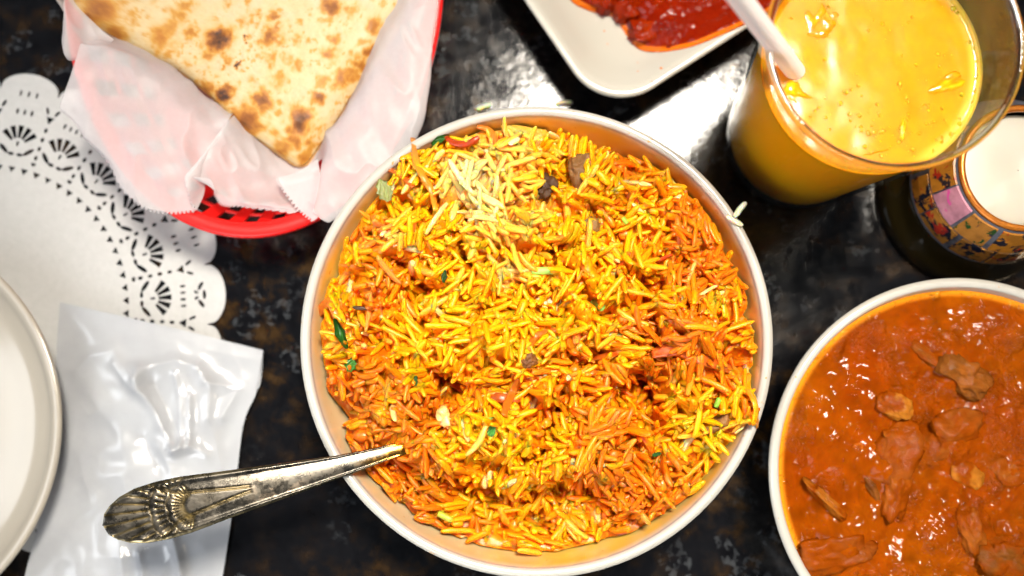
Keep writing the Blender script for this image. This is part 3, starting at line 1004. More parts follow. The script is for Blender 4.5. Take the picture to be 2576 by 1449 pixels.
def sauce_h(X, Y, add=True):
    h = (fbm(X * .45, Y * .45 + 3, 3, 3) - .5) * .70 + (fbm(X * 1.4, Y * 1.4, 5, 3) - .5) * .30
    h += (fbm(X * 6, Y * 6, 7, 3) - .5) * .05
    for px, py, w, a in [(2250, 1190, .9, .55), (2400, 930, .9, .35), (2110, 1380, 1.1, .45), (2450, 1330, .8, .35), (2400, 1100, .9, .35), (2080, 1255, .5, .35), (2240, 1020, .7, .3), (2180, 960, .9, .15), (2540, 1400, .8, .4)]:
        c = pix(px, py, SZ + .2)
        h = h + a * np.exp(-((X - c[0]) ** 2 + (Y - c[1]) ** 2) / w ** 2)
    for px, py, w, a in [(2330, 960, .5, -.35), (2340, 1080, .4, -.3), (2050, 1290, .45, -.3), (2190, 1230, .4, -.3)]:
        c = pix(px, py, SZ + .2)
        h = h + a * np.exp(-((X - c[0]) ** 2 + (Y - c[1]) ** 2) / w ** 2)
    r = np.hypot(X - CC[0], Y - CC[1])
    h = h * (1 - sstep(CR - 1.5, CR - .6, r))
    return SZ + h


n = NT('curry_sauce'); p_ = n.pos()
n.color(n.mix(n.ramp(n.noise(700, 3, .6, p_), [(.58, 0.0), (.68, .55)]), n.attr(), (.16, .035, .004)))
n.set(Roughness=.09, Specular_IOR_Level=.09); n.sss(.2, (1, .3, .05), .002)
b1 = n.bump(n.noise(110, 4, .6, p_, .6), .15, .0012)
n.bump(n.math('MULTIPLY', n.noise(620, 3, .6, p_), n.ramp(n.noise(70, 3, .6, p_), [(.50, 0.0), (.60, 1.0)])), 1.0, .0014, b1)
MAT['sauce'] = n.m
curry = empty('curry', (CC[0], CC[1], SZ - 1))
tag(curry, 'thick orange curry with meat and onion pieces in the lower right bowl', 'curry')
rho = np.linspace(0, 1, 150); a = np.linspace(0, 2 * math.pi, 300, endpoint=False)
X = CC[0] + rho[:, None] * (CR - .46) * np.cos(a); Y = CC[1] + rho[:, None] * (CR - .46) * np.sin(a)
Z = sauce_h(X, Y) + .10 * sstep(.97, 1, rho)[:, None]
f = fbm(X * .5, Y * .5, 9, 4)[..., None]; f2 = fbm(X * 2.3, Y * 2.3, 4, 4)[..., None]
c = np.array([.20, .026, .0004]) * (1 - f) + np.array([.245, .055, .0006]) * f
c = c * (.62 + .75 * f2)  # darker mottling stands in for brown shade in the sauce creases
rim = sstep(.955, .99, rho)[:, None, None]
c = c * (1 - rim) + np.array([.72, .25, .012]) * rim
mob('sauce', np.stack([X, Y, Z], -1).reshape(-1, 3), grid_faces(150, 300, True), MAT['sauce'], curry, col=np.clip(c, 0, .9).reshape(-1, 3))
n = NT('curry_meat'); p_ = n.pos()
n.color(n.attr()); n.set(Roughness=.12, Specular_IOR_Level=.06); n.sss(.2, (1, .4, .1), .002); n.bump(n.noise(260, 5, .6, p_), .45, .002)
MAT['cmeat'] = n.m


def curry_piece(name, px, py, size, yaw, seed, c1, c2, dz=0.0, rough=.45, tilt=0.0, boxy=.4, thr=.5):
    q = pix(px, py, SZ + .4); dz -= .17; size = (size[0] * 1.15, size[1] * 1.15, size[2] * 1.05)
    c1 = tuple(np.array(c1) * .6 + np.array([.54, .10, .003]) * .25) if c1[0] < .2 else (.23, .042, .001)
    c2 = tuple(np.array(c2) * .55 + np.array([.23, .042, .001]) * .45)
    z = float(sauce_h(np.array(q[0]), np.array(q[1]))) + dz
    V, F = lump((q[0], q[1], z), size, seed, yaw, rough * 1.35, min(boxy, .45), tilt=tilt, fine=.22)
    f = fbm(V[:, 0] * 2.2 + V[:, 2] * 3, V[:, 1] * 2.2 + seed, seed)[:, None]
    m = sstep(thr - .08, thr + .1, f)
    c = np.array(c1) * (1 - m) + np.array(c2) * m
    c = c * (.6 + .6 * fbm(V[:, 0] * 8, V[:, 1] * 8 + V[:, 2] * 5, 3)[:, None])
    return mob(name, V, F, MAT['cmeat'], curry, col=np.clip(c, 0, .9))


OC = (.52, .13, .010); GRN = (.07, .050, .012); LT = (.45, .18, .02)
curry_piece('meat_chunk', 2435, 940, (1.0, .66, .46), -.62, 21, GRN, (.24, .09, .015), .10, .75, thr=.52)
curry_piece('meat_chunk', 2345, 892, (1.0, .32, .30), -.50, 22, OC, (.18, .07, .012), -.02, .5, thr=.56)
curry_piece('meat_chunk', 2262, 1140, (1.05, .80, .62), .9, 23, OC, (.26, .07, .01), .02, .8, thr=.55)
curry_piece('meat_chunk', 2262, 1240, (.52, .98, .55), -.15, 24, OC, (.36, .10, .01), .02, .7, thr=.5)
curry_piece('meat_chunk', 2212, 1225, (.26, .60, .30), .45, 25, GRN, (.05, .03, .008), -.06, .6, thr=.6)
curry_piece('onion_piece', 2252, 1022, (.66, .44, .20), -.5, 26, OC, LT, .13, .6, thr=.5, boxy=.7)
curry_piece('onion_piece', 2268, 1096, (.62, .30, .20), .15, 27, OC, LT, .36, .6, boxy=.8)
curry_piece('meat_chunk', 2410, 1090, (1.1, .80, .46), .2, 28, OC, (.24, .07, .01), -.08, .85, thr=.56)
curry_piece('onion_piece', 2442, 1196, (.66, .50, .24), -.4, 29, OC, LT, .06, .5, boxy=.8)
curry_piece('meat_chunk', 2085, 1262, (1.0, .22, .42), -.80, 30, OC, (.34, .12, .012), .02, .5, thr=.5)
curry_piece('meat_chunk', 2118, 1388, (1.4, .62, .42), .15, 31, OC, (.22, .06, .01), -.12, .8, thr=.58)
curry_piece('meat_chunk', 2445, 1335, (.56, 1.0, .46), .3, 32, OC, (.34, .10, .012), -.04, .7)
curry_piece('meat_chunk', 2535, 1400, (.85, .62, .42), -.2, 33, OC, (.12, .06, .012), .0, .8)
curry_piece('onion_piece', 2168, 1128, (.34, .24, .16), .5, 34, (.40, .06, .004), OC, .06, .4)
curry_piece('meat_chunk', 2550, 1180, (.8, .6, .36), .6, 35, OC, (.28, .08, .01), -.12, .8)

# ------------------------------------------------------------------ lassi glass
GZ = 14.5; GB = 0.25
gr = pix(2258, 103, GZ); gR = (pix(2585, 103, GZ)[0] - pix(1931, 103, GZ)[0]) / 2
gb = pix(2003, 350, GB); gr2 = (pix(2184, 350, GB)[0] - pix(1822, 350, GB)[0]) / 2
GC = (gr + gb) / 2
print('glass rim', gr, gR, 'base', gb, gr2)
LZ = 11.6


def g_r(z): return np.interp(z, [0, GZ], [gr2, gR])


tum = empty('tumbler', (GC[0], GC[1], 0))
tag(tum, 'tall clear glass tumbler of yellow mango drink', 'glass')
pr = [(gr2 - .3, 0.0), (gr2 - .05, 0.06), (gr2, .35)] + [(g_r(z), z) for z in np.linspace(1, GZ - .25, 14)]
V, F = lathe(pr, GC[0], GC[1], 128)
mob('outer_wall', V, F, MAT['glass'], tum)
pr = [(g_r(z) - .24, z) for z in np.linspace(LZ - .1, GZ - .25, 8)]
V, F = lathe(pr, GC[0], GC[1], 128)
n = NT('filmed_glass')
tr = n.node('ShaderNodeBsdfTransparent'); df = n.node('ShaderNodeBsdfDiffuse'); tl = n.node('ShaderNodeBsdfTranslucent')
for b_ in (df, tl): b_.inputs[0].default_value = (.62, .48, .11, 1)
m1 = n.node('ShaderNodeMixShader'); m1.inputs[0].default_value = .4; n.link(df.outputs[0], m1.inputs[1]); n.link(tl.outputs[0], m1.inputs[2])
m2 = n.node('ShaderNodeMixShader'); n.link(n.ramp(n.noise(45, 5, .65, None, .8), [(.35, .12), (.65, .42)]), m2.inputs[0]); n.link(tr.outputs[0], m2.inputs[1]); n.link(m1.outputs[0], m2.inputs[2])
gl = n.node('ShaderNodeBsdfGlossy'); gl.inputs['Roughness'].default_value = .05
m3 = n.node('ShaderNodeMixShader'); m3.inputs[0].default_value = .05; n.link(m2.outputs[0], m3.inputs[1]); n.link(gl.outputs[0], m3.inputs[2]); n.link(m3.outputs[0], n.out.inputs[0])
mob('inner_wall', V, F, n.m, tum)
n = NT('rim_glass'); n.set(Base_Color=(.93, .95, .92), Roughness=.03, IOR=1.5, Transmission_Weight=1.0)
MAT['rim_glass'] = n.m
ra = np.linspace(0, 2 * math.pi, 16, endpoint=False)
pr = [(g_r(GZ) - .12 + .135 * math.cos(t), GZ - .16 + .17 * math.sin(t)) for t in ra]
V, F = lathe(pr, GC[0], GC[1], 160, close=True)
mob('rim', V, F, MAT['rim_glass'], tum)
V, F = lathe([(0.02, .12), (gr2 - .35, .12), (gr2 - .18, .4), (gr2 - .2, .7), (0.02, .75)], GC[0], GC[1], 64)
mob('glass_base', V, F, MAT['glass'], tum)

n = NT('mango_drink'); n.color(n.attr()); n.set(Roughness=.14, Specular_IOR_Level=.4); n.sss(.8, (1, .6, .10), .014)
n.bump(n.noise(90, 3, .6), .03, .0006)
MAT['lassi'] = n.m
lassi = empty('mango_drink', (GC[0], GC[1], .8))
tag(lassi, 'thick yellow mango drink filling the tall glass', 'drink')
pr = [(.02, .8), (g_r(.8) - .22, .8)] + [(g_r(z) - .17, z) for z in np.linspace(1.0, LZ + .06, 20)]
V, F = lathe(pr, GC[0], GC[1], 128)
f = fbm(V[:, 0] * .5, V[:, 2] * .25, 3)[:, None]
mob('drink_body', V, F, MAT['lassi'], lassi, col=np.array([.97, .43, .004]) * (.93 + .14 * f))
rho = np.linspace(0, 1, 90); a = np.linspace(0, 2 * math.pi, 200, endpoint=False)
Rl = g_r(LZ) - .17
X = GC[0] + rho[:, None] * Rl * np.cos(a); Y = GC[1] + rho[:, None] * Rl * np.sin(a)
Z = LZ + .10 * sstep(.93, 1, rho)[:, None] ** 2 + (fbm(X * .6, Y * .6, 8, 3) - .5) * .05
foam = (sstep(.86, .95, rho)[:, None] * sstep(.25, .6, np.cos(a - .05))[None])[..., None] * .7
c = np.array([.82, .30, .003]) * (.95 + .1 * fbm(X * 2, Y * 2, 5)[..., None])
c = c * (1 - foam) + np.array([.86, .66, .10]) * foam
mob('drink_surface', np.stack([X, Y, Z], -1).reshape(-1, 3), grid_faces(90, 200, True)[:, ::-1][:, ::-1], MAT['lassi'], lassi, col=c.reshape(-1, 3))
# bubbles: half-sunk beads
BV, BF = ico(2) if False else ICO2
bv = []; bc = []; cnt = 0; r2 = np.random.default_rng(5)
for k in range(220):
    if k < 150:
        px, py = r2.uniform(1950, 2470), r2.uniform(-60, 440)
        if r2.random() < .45: px, py = r2.normal(2230, 70), r2.normal(335, 45)
        rad = abs(r2.normal(.035, .02)) + .012
    else:
        th = r2.uniform(-1.0, 1.2); rr_ = Rl - abs(r2.normal(.12, .10)); px = None
        x, y = GC[0] + rr_ * math.cos(th), GC[1] + rr_ * math.sin(th); rad = abs(r2.normal(.035, .015)) + .012
    if px is not None: x, y = pix(px, py, LZ)
    if math.hypot(x - GC[0], y - GC[1]) > Rl - .08: continue
    z = LZ + (fbm(x * .6, y * .6, 8, 3) - .5) * .07 + .2 * rad
    bv.append(BV * rad * np.array([1, 1, .5]) + np.array([x, y, z])); cnt += 1
bv = np.array(bv); FF = (BF[None] + (np.arange(cnt) * len(BV))[:, None, None]).reshape(-1, 3)
o = mob('bubbles', bv.reshape(-1, 3), FF, MAT['lassi'], lassi, col=np.tile(np.array([.95, .52, .01]), (cnt * len(BV), 1)))
o['kind'] = 'stuff'

n = NT('coated_ice'); n.color(n.attr()); n.set(Roughness=.14, Specular_IOR_Level=.4); n.sss(.5, (1, .4, .05), .004); n.bump(n.noise(150, 4), .25, .001)
MAT['ice'] = n.m


def ice(px, py, sx, sy, sz, yaw, seed, lab, up_, tilt=0.0):
    q = pix(px, py, LZ)
    V, F = lump((q[0], q[1], LZ - sz + up_), (sx, sy, sz), seed, yaw, .38, .62, tilt=tilt)
    f = fbm(V[:, 0] * 2.2, V[:, 1] * 2.2, seed)[:, None]
    e = sstep(.03, -.09, V[:, 2:3] - LZ - up_ * .6) + .6 * sstep(.45, .6, f)
    e = np.clip(e, 0, 1)
    c = np.array([.90, .45, .003]) * (1 - e) + np.array([.82, .25, .002]) * e
    return tag(mob('ice_cube', V, F, MAT['ice'], origin=q.tolist() + [LZ - 2 * sz + up_], col=c), lab, 'ice cube', 'ice cubes in the mango drink')


ice(2065, 40, .92, .95, .6, .25, 41, 'large ice cube above the straw end at top of the drink', .09)
ice(2012, 235, .75, .50, .5, -.35, 42, 'rounded ice cube just below the lower end of the straw', .09, .12)
ice(2368, 215, 1.15, .42, .5, .38, 43, 'wedge of ice at the right side of the drink near the glass wall', .09, -.10)
ice(2272, 322, .13, .52, .4, -.08, 44, 'narrow upright sliver of ice at bottom right of the drink', .10)
ice(2205, 383, .62, .08, .4, .14, 45, 'thin dark sliver of ice along the bottom of the drink', .08)

# straw
a0 = P3(2012, 195, LZ - .8); a1 = P3(1934, 92, GZ + .38)
dirn = a1 - a0; dirn /= np.linalg.norm(dirn)
e_ = a1 + dirn * 7.5
n = 40
pth = np.array([a0 + (e_ - a0) * t for t in np.linspace(0, 1, n)])
V, F = tube(pth, .36, 28, 1.0, cap=False)
V2, F2 = tube(pth, .31, 28, 1.0, cap=False)
o = mob('straw', np.vstack([V, V2]), F + [tuple(k + len(V) for k in f[::-1]) for f in F2], MAT['straw'], origin=a0)
tag(o, 'white paper straw leaning out of the yellow mango drink', 'straw')

# ------------------------------------------------------------------ mosaic candle jar
JC = pix(2574, 422, 6.0)
jar = empty('candle_jar', (JC[0], JC[1], 0))
tag(jar, 'dark glass candle jar with mosaic tile band beside the tall glass', 'candle holder')
dark = NT('smoked_glass').set(Base_Color=(.020, .014, .004), Roughness=.08, Specular_IOR_Level=.6, Coat_Weight=.6)
dark.bump(dark.noise(60, 4, .6), .25, .002)
MAT['smoke'] = dark.m
JP = [(2.0, 0.0), (3.9, 0.0), (4.15, .25), (4.10, .9), (3.7, 1.7), (3.50, 2.3), (3.48, 2.8), (3.42, 3.6), (3.20, 4.6), (2.86, 5.5), (2.62, 5.95), (2.52, 6.05), (2.40, 6.0), (2.38, 5.7), (2.6, 5.2), (2.5, 3.0), (.02, 2.8)]
V, F = lathe(smooth_prof(JP, 5), JC[0], JC[1], 128)
mob('jar_body', V, F, MAT['smoke'], jar)
n = NT('grout'); n.color(n.ramp(n.noise(300, 4), [(.3, (.05, .055, .07)), (.7, (.12, .12, .15))])); n.set(Roughness=.7)
prof = lambda z: np.interp(z, [2.3, 2.8, 3.6, 4.6, 5.5, 5.95], [3.50, 3.48, 3.42, 3.20, 2.86, 2.62])
zz = np.linspace(2.6, 5.95, 16)
V, F = lathe([(prof(z) + .03, z) for z in zz], JC[0], JC[1], 128)
mob('grout_band', V, F, n.m, jar)
n = NT('amber_foil'); n.color(n.mix(n.ramp(n.noise(150, 5, .7), [(.40, .0), (.62, .7)]), (.60, .20, .02), (.30, .07, .01))); n.set(Roughness=.25, Metallic=.5)
V, F = lathe([(2.63, 5.96), (2.60, 6.06), (2.50, 6.10), (2.38, 6.07), (2.36, 5.9)], JC[0], JC[1], 128)
mob('rim_ring', V, F, n.m, jar)


def tile_mat(name, c1, spots):
    n = NT(name); p = n.pos()
    c1 = tuple(v * .95 for v in c1); x = n.ramp(n.noise(120, 4, .6, p), [(.35, tuple(v * .6 for v in c1)), (.65, c1)])
    for sc_, th, cc_ in spots:
        x = n.mix(n.ramp(n.noise(sc_, 3, .65, p, .5), [(th, 0.0), (th + .05, 1.0)]), x, cc_)
    n.color(x); n.set(Roughness=.22, Coat_Weight=.4)
    return n.m


TM = [tile_mat('amber_tile', (.50, .19, .02), [(110, .52, (.012, .012, .02)), (150, .58, (.35, .02, .01))]),
      tile_mat('orange_tile', (.52, .22, .035), [(90, .53, (.012, .014, .025)), (130, .57, (.40, .03, .015))]),
      tile_mat('green_fleck_tile', (.46, .19, .035), [(100, .50, (.012, .014, .03)), (150, .58, (.02, .06, .015))])]
PK = tile_mat('pink_tile', (.60, .26, .33), [(110, .56, (.60, .08, .28))])
rows = [(4.50, 5.84), (2.95, 4.38)]
k_ = 0
for ri, (z0, z1) in enumerate(rows):
    nt = 13
    for k in range(nt):
        w_ = 2 * math.pi / nt
        a0_ = k * w_ + (.03, .20)[ri] + .02 * math.sin(k * 2.3 + ri); a1_ = a0_ + w_ * (.90 + .03 * math.sin(k * 3.1))
        if not (math.radians(130) < a0_ % (2 * math.pi) < math.radians(330)): continue
        V = []
        for o_ in (.03, .10):
            for z in (z0, (z0 + z1) / 2, z1):
                for tt in np.linspace(a0_, a1_, 4):
                    sh = .02 if o_ > .05 else 0
                    zc = z + (sh if z == z0 else -sh if z == z1 else 0)
                    V.append([JC[0] + (prof(zc) + o_) * math.cos(tt), JC[1] + (prof(zc) + o_) * math.sin(tt), zc])
        F = []
        for b_ in (0, 12):
            for r_ in range(2):
                for q_ in range(3):
                    i_ = b_ + r_ * 4 + q_
                    F.append((i_, i_ + 1, i_ + 5, i_ + 4) if b_ else (i_, i_ + 4, i_ + 5, i_ + 1))
        ring = [0, 1, 2, 3, 7, 11, 10, 9, 8, 4]
        for q_ in range(10):
            F.append((ring[q_], ring[(q_ + 1) % 10], ring[(q_ + 1) % 10] + 12, ring[q_] + 12))
        pink = ri == 0 and abs(math.degrees((a0_ + a1_) / 2) - 210) < 13
        o = mob('tile', V, F, PK if pink else TM[(k * 7 + ri * 3) % 3], jar, smooth=False)
        if pink: o['label'] = 'pink mosaic tile'
cz = 5.5
V, F = lathe(smooth_prof([(2.30, 2.9), (2.33, cz - .3), (2.28, cz - .08), (2.1, cz), (1.2, cz + .04), (.02, cz - .02)], 5), JC[0], JC[1], 96)
V[:, 2] += .08 * (fbm(V[:, 0] * .8, V[:, 1] * .8, 3) - .5)
o = mob('candle', V, F, MAT['candle'], origin=(JC[0], JC[1], 2.9))
tag(o, 'round white wax candle inside the mosaic jar', 'candle')

# ------------------------------------------------------------------ square plate with red curry
PZ = 3.1
w0 = P3(1522, 301, PZ)[:2]
dl = P3(1318, 0, PZ)[:2] - P3(1430, 165, PZ)[:2]; dl /= np.linalg.norm(dl)
dr = P3(1890, 95, PZ)[:2] - P3(1640, 235, PZ)[:2]; dr /= np.linalg.norm(dr)
dr = dr - dl * (dr @ dl); dr /= np.linalg.norm(dr)
HS = 7.6
PC = w0 + (dl + dr) * HS


def rrect(h, r, n=24):
    out = []
    for k, (sx, sy) in enumerate([(1, 1), (-1, 1), (-1, -1), (1, -1)]):
        for t in np.linspace(0, math.pi / 2, n):
            th = k * math.pi / 2 + t
            out.append([sx * (h - r) + r * math.cos(th), sy * (h - r) + r * math.sin(th)])
    return np.array(out)


prof_p = [(3.2, .0, 1.2), (3.0, 0.0, 1.3), (2.85, .25, 1.4), (1.5, 1.4, 1.9), (.35, 2.75, 2.4), (.05, PZ - .1, 2.5), (0, PZ, 2.5), (.10, PZ + .09, 2.5), (.28, PZ + .07, 2.4), (.55, PZ - .12, 2.3), (1.2, PZ - .85, 2.1), (2.0, PZ - 1.35, 1.9), (3.0, PZ - 1.55, 1.6), (5.0, PZ - 1.6, 1.2), (7.3, PZ - 1.6, .25)]
rings = []
for ins, z, r in prof_p:
    q = rrect(HS - ins, min(r, HS - ins - .01))
    rings.append(np.column_stack([PC[0] + q[:, 0] * dr[0] + q[:, 1] * dl[0], PC[1] + q[:, 0] * dr[1] + q[:, 1] * dl[1], np.full(len(q), z)]))
V = np.vstack(rings)
F = grid_faces(len(rings), len(rings[0]), True)
c = np.tile(np.array([.44, .415, .36]), (len(V), 1))
o = mob('square_plate', V, F, MAT['ceramic'], origin=(PC[0], PC[1], 0), col=c)
tag(o, 'white square plate with rounded corner holding red curry', 'plate')
tz = PZ - 1.6
poly = [pix(a, b, tz + .3) for a, b in [(1432, -4), (1480, 24), (1545, 40), (1583, 96), (1620, 130), (1700, 138), (1765, 126), (1890, 72), (1950, 25), (1985, -130), (1890, -250), (1650, -290), (1480, -210), (1400, -80)]]
cen = pix(1720, -70, tz)


def dish_z(X, Y):
    a_ = np.abs((X - PC[0]) * dr[0] + (Y - PC[1]) * dr[1]); b_ = np.abs((X - PC[0]) * dl[0] + (Y - PC[1]) * dl[1])
    return np.interp(HS - np.maximum(a_, b_), [q[0] for q in prof_p[6:]], [q[1] for q in prof_p[6:]])


def red_h(X, Y, rho):
    return dish_z(X, Y) + .10 + .9 * (1 - rho ** 5) * (.75 + .7 * (fbm(X * .9, Y * .9, 3, 4) - .3)) + .10 * (fbm(X * 4, Y * 4, 6) - .5) * (rho < .95)


V, F = polar_blob(poly, cen, red_h, 60, 200, bottom=lambda x, y: dish_z(x, y) - .1)
f = fbm(V[:, 0] * 1.1, V[:, 1] * 1.1, 4)[:, None]
dd_ = np.hypot(V[:, 0] - cen[0], V[:, 1] - cen[1])
c = np.array([.24, .012, .0005]) * (1 - f) + np.array([.13, .004, .0003]) * f
rim = np.zeros(len(V)); rim[200 * 54:200 * 61] = 1
c = c * (1 - rim[:, None]) + np.array([.66, .13, .006]) * rim[:, None]
n = NT('red_sauce'); n.color(n.attr()); n.set(Roughness=.09, Specular_IOR_Level=.14); n.sss(.1, (1, .2, .05), .002); b1 = n.bump(n.noise(120, 4, .6), .35, .0020)
n.bump(n.math('MULTIPLY', n.noise(420, 3, .6), n.ramp(n.noise(60, 3, .6), [(.45, 0.0), (.60, 1.0)])), .9, .0018, b1)
MAT['redsauce'] = n.m
red = empty('red_curry', (cen[0], cen[1], tz)); tag(red, 'dark red meat curry heaped on the square white plate', 'curry')
mob('sauce', V, F, MAT['redsauce'], red, col=c)
for k, (px, py, s_) in enumerate([(1620, 70, .75), (1700, 55, .8), (1790, 40, .7), (1580, 20, .6), (1660, 10, .7), (1745, -10, .75), (1840, 10, .6), (1700, 100, .5), (1520, 0, .5), (1900, 20, .5), (1800, 85, .45)]):
    q = pix(px, py, tz + .9)
    V, F = lump((q[0], q[1], tz + .36), (s_ * .95, s_ * .78, .6), 60 + k, k * 1.1, .9, .4)
    f = fbm(V[:, 0] * 2, V[:, 1] * 2, k)[:, None]
    c = np.array([.29, .022, .0005]) * (1 - f) + np.array([.15, .005, .0003]) * f
    mob('meat_chunk', V, F, MAT['redsauce'], red, col=c)
for px, py, r in [(1527, 113, .09), (1606, 184, .10), (1663, 172, .06), (1543, 145, .03), (1640, 206, .03), (1520, 78, .04), (1605, 160, .07)]:
    # dried sauce drops stuck to the plate
    zq = tz + .02
    for _ in range(4):
        q = pix(px, py, zq); l_ = q - PC; ins = HS - max(abs(l_ @ dr), abs(l_ @ dl)); zq = float(np.interp(ins, [a_[0] for a_ in prof_p[6:]], [a_[1] for a_ in prof_p[6:]]))
    V = ICO2[0] * np.array([r, r, .03]) + np.array([q[0], q[1], zq + .015])
    mob('sauce_drop', V, ICO2[1], MAT['redsauce'], red, col=np.tile(np.array([.62, .16, .01]), (len(V), 1)))

# ------------------------------------------------------------------ bread basket
BZ = 4.2
KC = pix(639, -65, BZ)
kA = (pix(1116, -65, BZ)[0] - pix(162, -65, BZ)[0]) / 2; kB = (pix(639, -711, BZ)[1] - pix(639, 581, BZ)[1]) / 2


def oval(s_, ins, z, n=192, a0=0.0, a1=2 * math.pi, end=False):
    a = np.linspace(a0, a1, n, endpoint=end)
    return np.column_stack([KC[0] + (kA - ins) * np.cos(a), KC[1] + (kB - ins) * np.sin(a), np.full(n, z)])


bas = empty('bread_basket', (KC[0], KC[1], 0)); tag(bas, 'red oval plastic basket lined with white paper for bread', 'basket')
# rim: rolled band
rp = [(.30, BZ - .55), (.05, BZ - .50), (-.02, BZ - .25), (.0, BZ - .02), (.10, BZ + .06), (.40, BZ + .03), (.62, BZ - .05), (.70, BZ - .20), (.62, BZ - .40)]
R_ = [oval(0, i_, z) for i_, z in rp]
V = np.vstack(R_); F = grid_faces(len(rp), 192, True)
mob('rim', V, np.vstack([F, np.array([[8 * 192 + j, 8 * 192 + (j + 1) % 192, (j + 1) % 192, j] for j in range(192)])]), MAT['red'], bas)
fp = [(2.15, .25), (2.3, .0), (kA - .4, .0), (kA - .4, .2), (2.3, .22)]
V = np.vstack([oval(0, i_, z) for i_, z in fp]); mob('floor', V, grid_faces(len(fp), 192, True), MAT['red'], bas)
# openwork side: two hoops and upright ribs
for i_, z in ((1.15, 2.6), (1.75, 1.2)):
    V, F = [], []
    h = [oval(0, i_, z), oval(0, i_ + .12, z), oval(0, i_ + .2, z - .3), oval(0, i_ + .08, z - .3)]
    V = np.vstack(h); F = np.vstack([grid_faces(4, 192, True), np.array([[3 * 192 + j, 3 * 192 + (j + 1) % 192, (j + 1) % 192, j] for j in range(192)])])
    mob('hoop', V, F, MAT['red'], bas)
nr = 40
for k in range(nr):
    a_ = 2 * math.pi * (k + .5) / nr; w_ = .040
    V = []
    for z, i_ in ((0.1, 2.25), (BZ - .25, .55)):
        for da in (-w_, w_):
            for t_ in (0, .12):
                V.append([KC[0] + (kA - i_ - t_) * math.cos(a_ + da), KC[1] + (kB - i_ - t_) * math.sin(a_ + da), z])
    mob('rib', V, [(0, 1, 3, 2), (4, 6, 7, 5), (0, 2, 6, 4), (1, 5, 7, 3), (0, 4, 5, 1), (2, 3, 7, 6)], MAT['red'], bas, smooth=False)


def ragged(G, row, amp=.11, per=5):
    """pinked edge: push every other point of one border row outward"""
    d = G[row] - G[row - 1 if row else 1]
    d = d / (np.linalg.norm(d, axis=1, keepdims=True) + 1e-9)
    z = (np.arange(len(d)) % per < per / 2).astype(float) * amp
    G[row] += d * z[:, None]


def wrinkle(G, seed, amp, fx, fy):
    amp = amp * 1.15
    n = grid_normals(G)
    x, y = G[..., 0], G[..., 1]
    w = (fbm(x * fx * .7 + seed, y * fy * .7 + seed * 3, seed, 2) - .5)
    w2 = -1.5 * np.abs(fbm(x * fx * 1.0 + y * fy * .5 + 7, y * fy * .45 - x * .3, seed + 5, 2) - .5)
    return G + n * ((w * 1.2 + w2 * 1.0 + .15) * amp)[..., None]


PV = []; PF = []; pb = 0


def add_patch(rows, nu, nv, seed, amp, fx=.9, fy=.9, rag=None):
    global pb
    G = patch(rows, nu, nv)
    G = wrinkle(G, seed, amp, fx, fy)
    if rag is not None:
        for (ax_, r_) in rag:
            if ax_ == 0: ragged(G, r_)
            else:
                Gt = np.swapaxes(G, 0, 1).copy(); ragged(Gt, r_); G = np.swapaxes(Gt, 0, 1)
    PV.append(G.reshape(-1, 3)); PF.append(grid_faces(nu, nv, base=pb)); pb += nu * nv


# front left flap, folded over the basket rim
add_patch([
    [(120, -20, 3.4), (260, 60, 3.2), (380, 140, 3.0), (500, 250, 2.8), (610, 350, 2.6)],
    [(205, 98, 4.9), (330, 130, 4.5), (420, 165, 4.1), (510, 235, 3.8), (590, 300, 3.4)],
    [(200, 115, 5.15), (325, 155, 5.0), (420, 215, 4.7), (500, 290, 4.6), (578, 300, 4.3)],
    [(180, 190, 5.1), (300, 240, 5.0), (400, 300, 4.9), (480, 350, 4.8), (540, 362, 4.6)],
    [(152, 262, 4.9), (270, 330, 4.95), (370, 400, 4.9), (440, 430, 4.8), (492, 425, 4.7)],
    [(155, 282, 4.7), (262, 380, 4.75), (350, 462, 4.75), (420, 490, 4.7), (478, 475, 4.6)],
    [(170, 296, 4.2), (262, 392, 4.5), (340, 500, 4.5), (412, 532, 4.5), (492, 528, 4.5)],
], 130, 150, 3, .30, .8, .8, rag=[(0, -1)])
# small curl at the far left corner
add_patch([
    [(150, -60, 5.2), (190, 10, 5.0), (240, 60, 4.8), (285, 100, 4.6)],
    [(158, -30, 5.3), (180, 35, 5.2), (225, 80, 4.9), (270, 115, 4.5)],
    [(160, 20, 5.4), (172, 60, 5.4), (205, 95, 5.1), (250, 128, 4.5)],
    [(158, 90, 5.3), (165, 130, 5.3), (190, 140, 5.1), (225, 132, 4.7)],
    [(160, 120, 5.1), (170, 148, 5.1), (185, 152, 5.0), (205, 150, 4.8)],
], 60, 60, 6, .10, 1.2, 1.2)
# middle pleats under the tip of the bread
add_patch([
    [(600, 285, 3.1), (680, 345, 2.9), (735, 392, 2.8), (800, 370, 2.8)],
    [(578, 300, 4.3), (650, 372, 3.6), (715, 420, 3.2), (790, 410, 3.0)],
    [(530, 370, 4.8), (610, 420, 4.2), (690, 450, 3.6), (790, 455, 3.3)],
    [(475, 436, 5.1), (560, 470, 4.4), (660, 480, 4.0), (780, 495, 3.8)],
    [(525, 448, 4.9), (562, 496, 4.4), (640, 508, 4.4), (770, 525, 4.4)],
    [(536, 470, 4.7), (556, 512, 4.3), (616, 520, 4.3), (740, 535, 4.4)],
], 90, 110, 9, .22, 1.1, 1.1, rag=[(0, -1)])
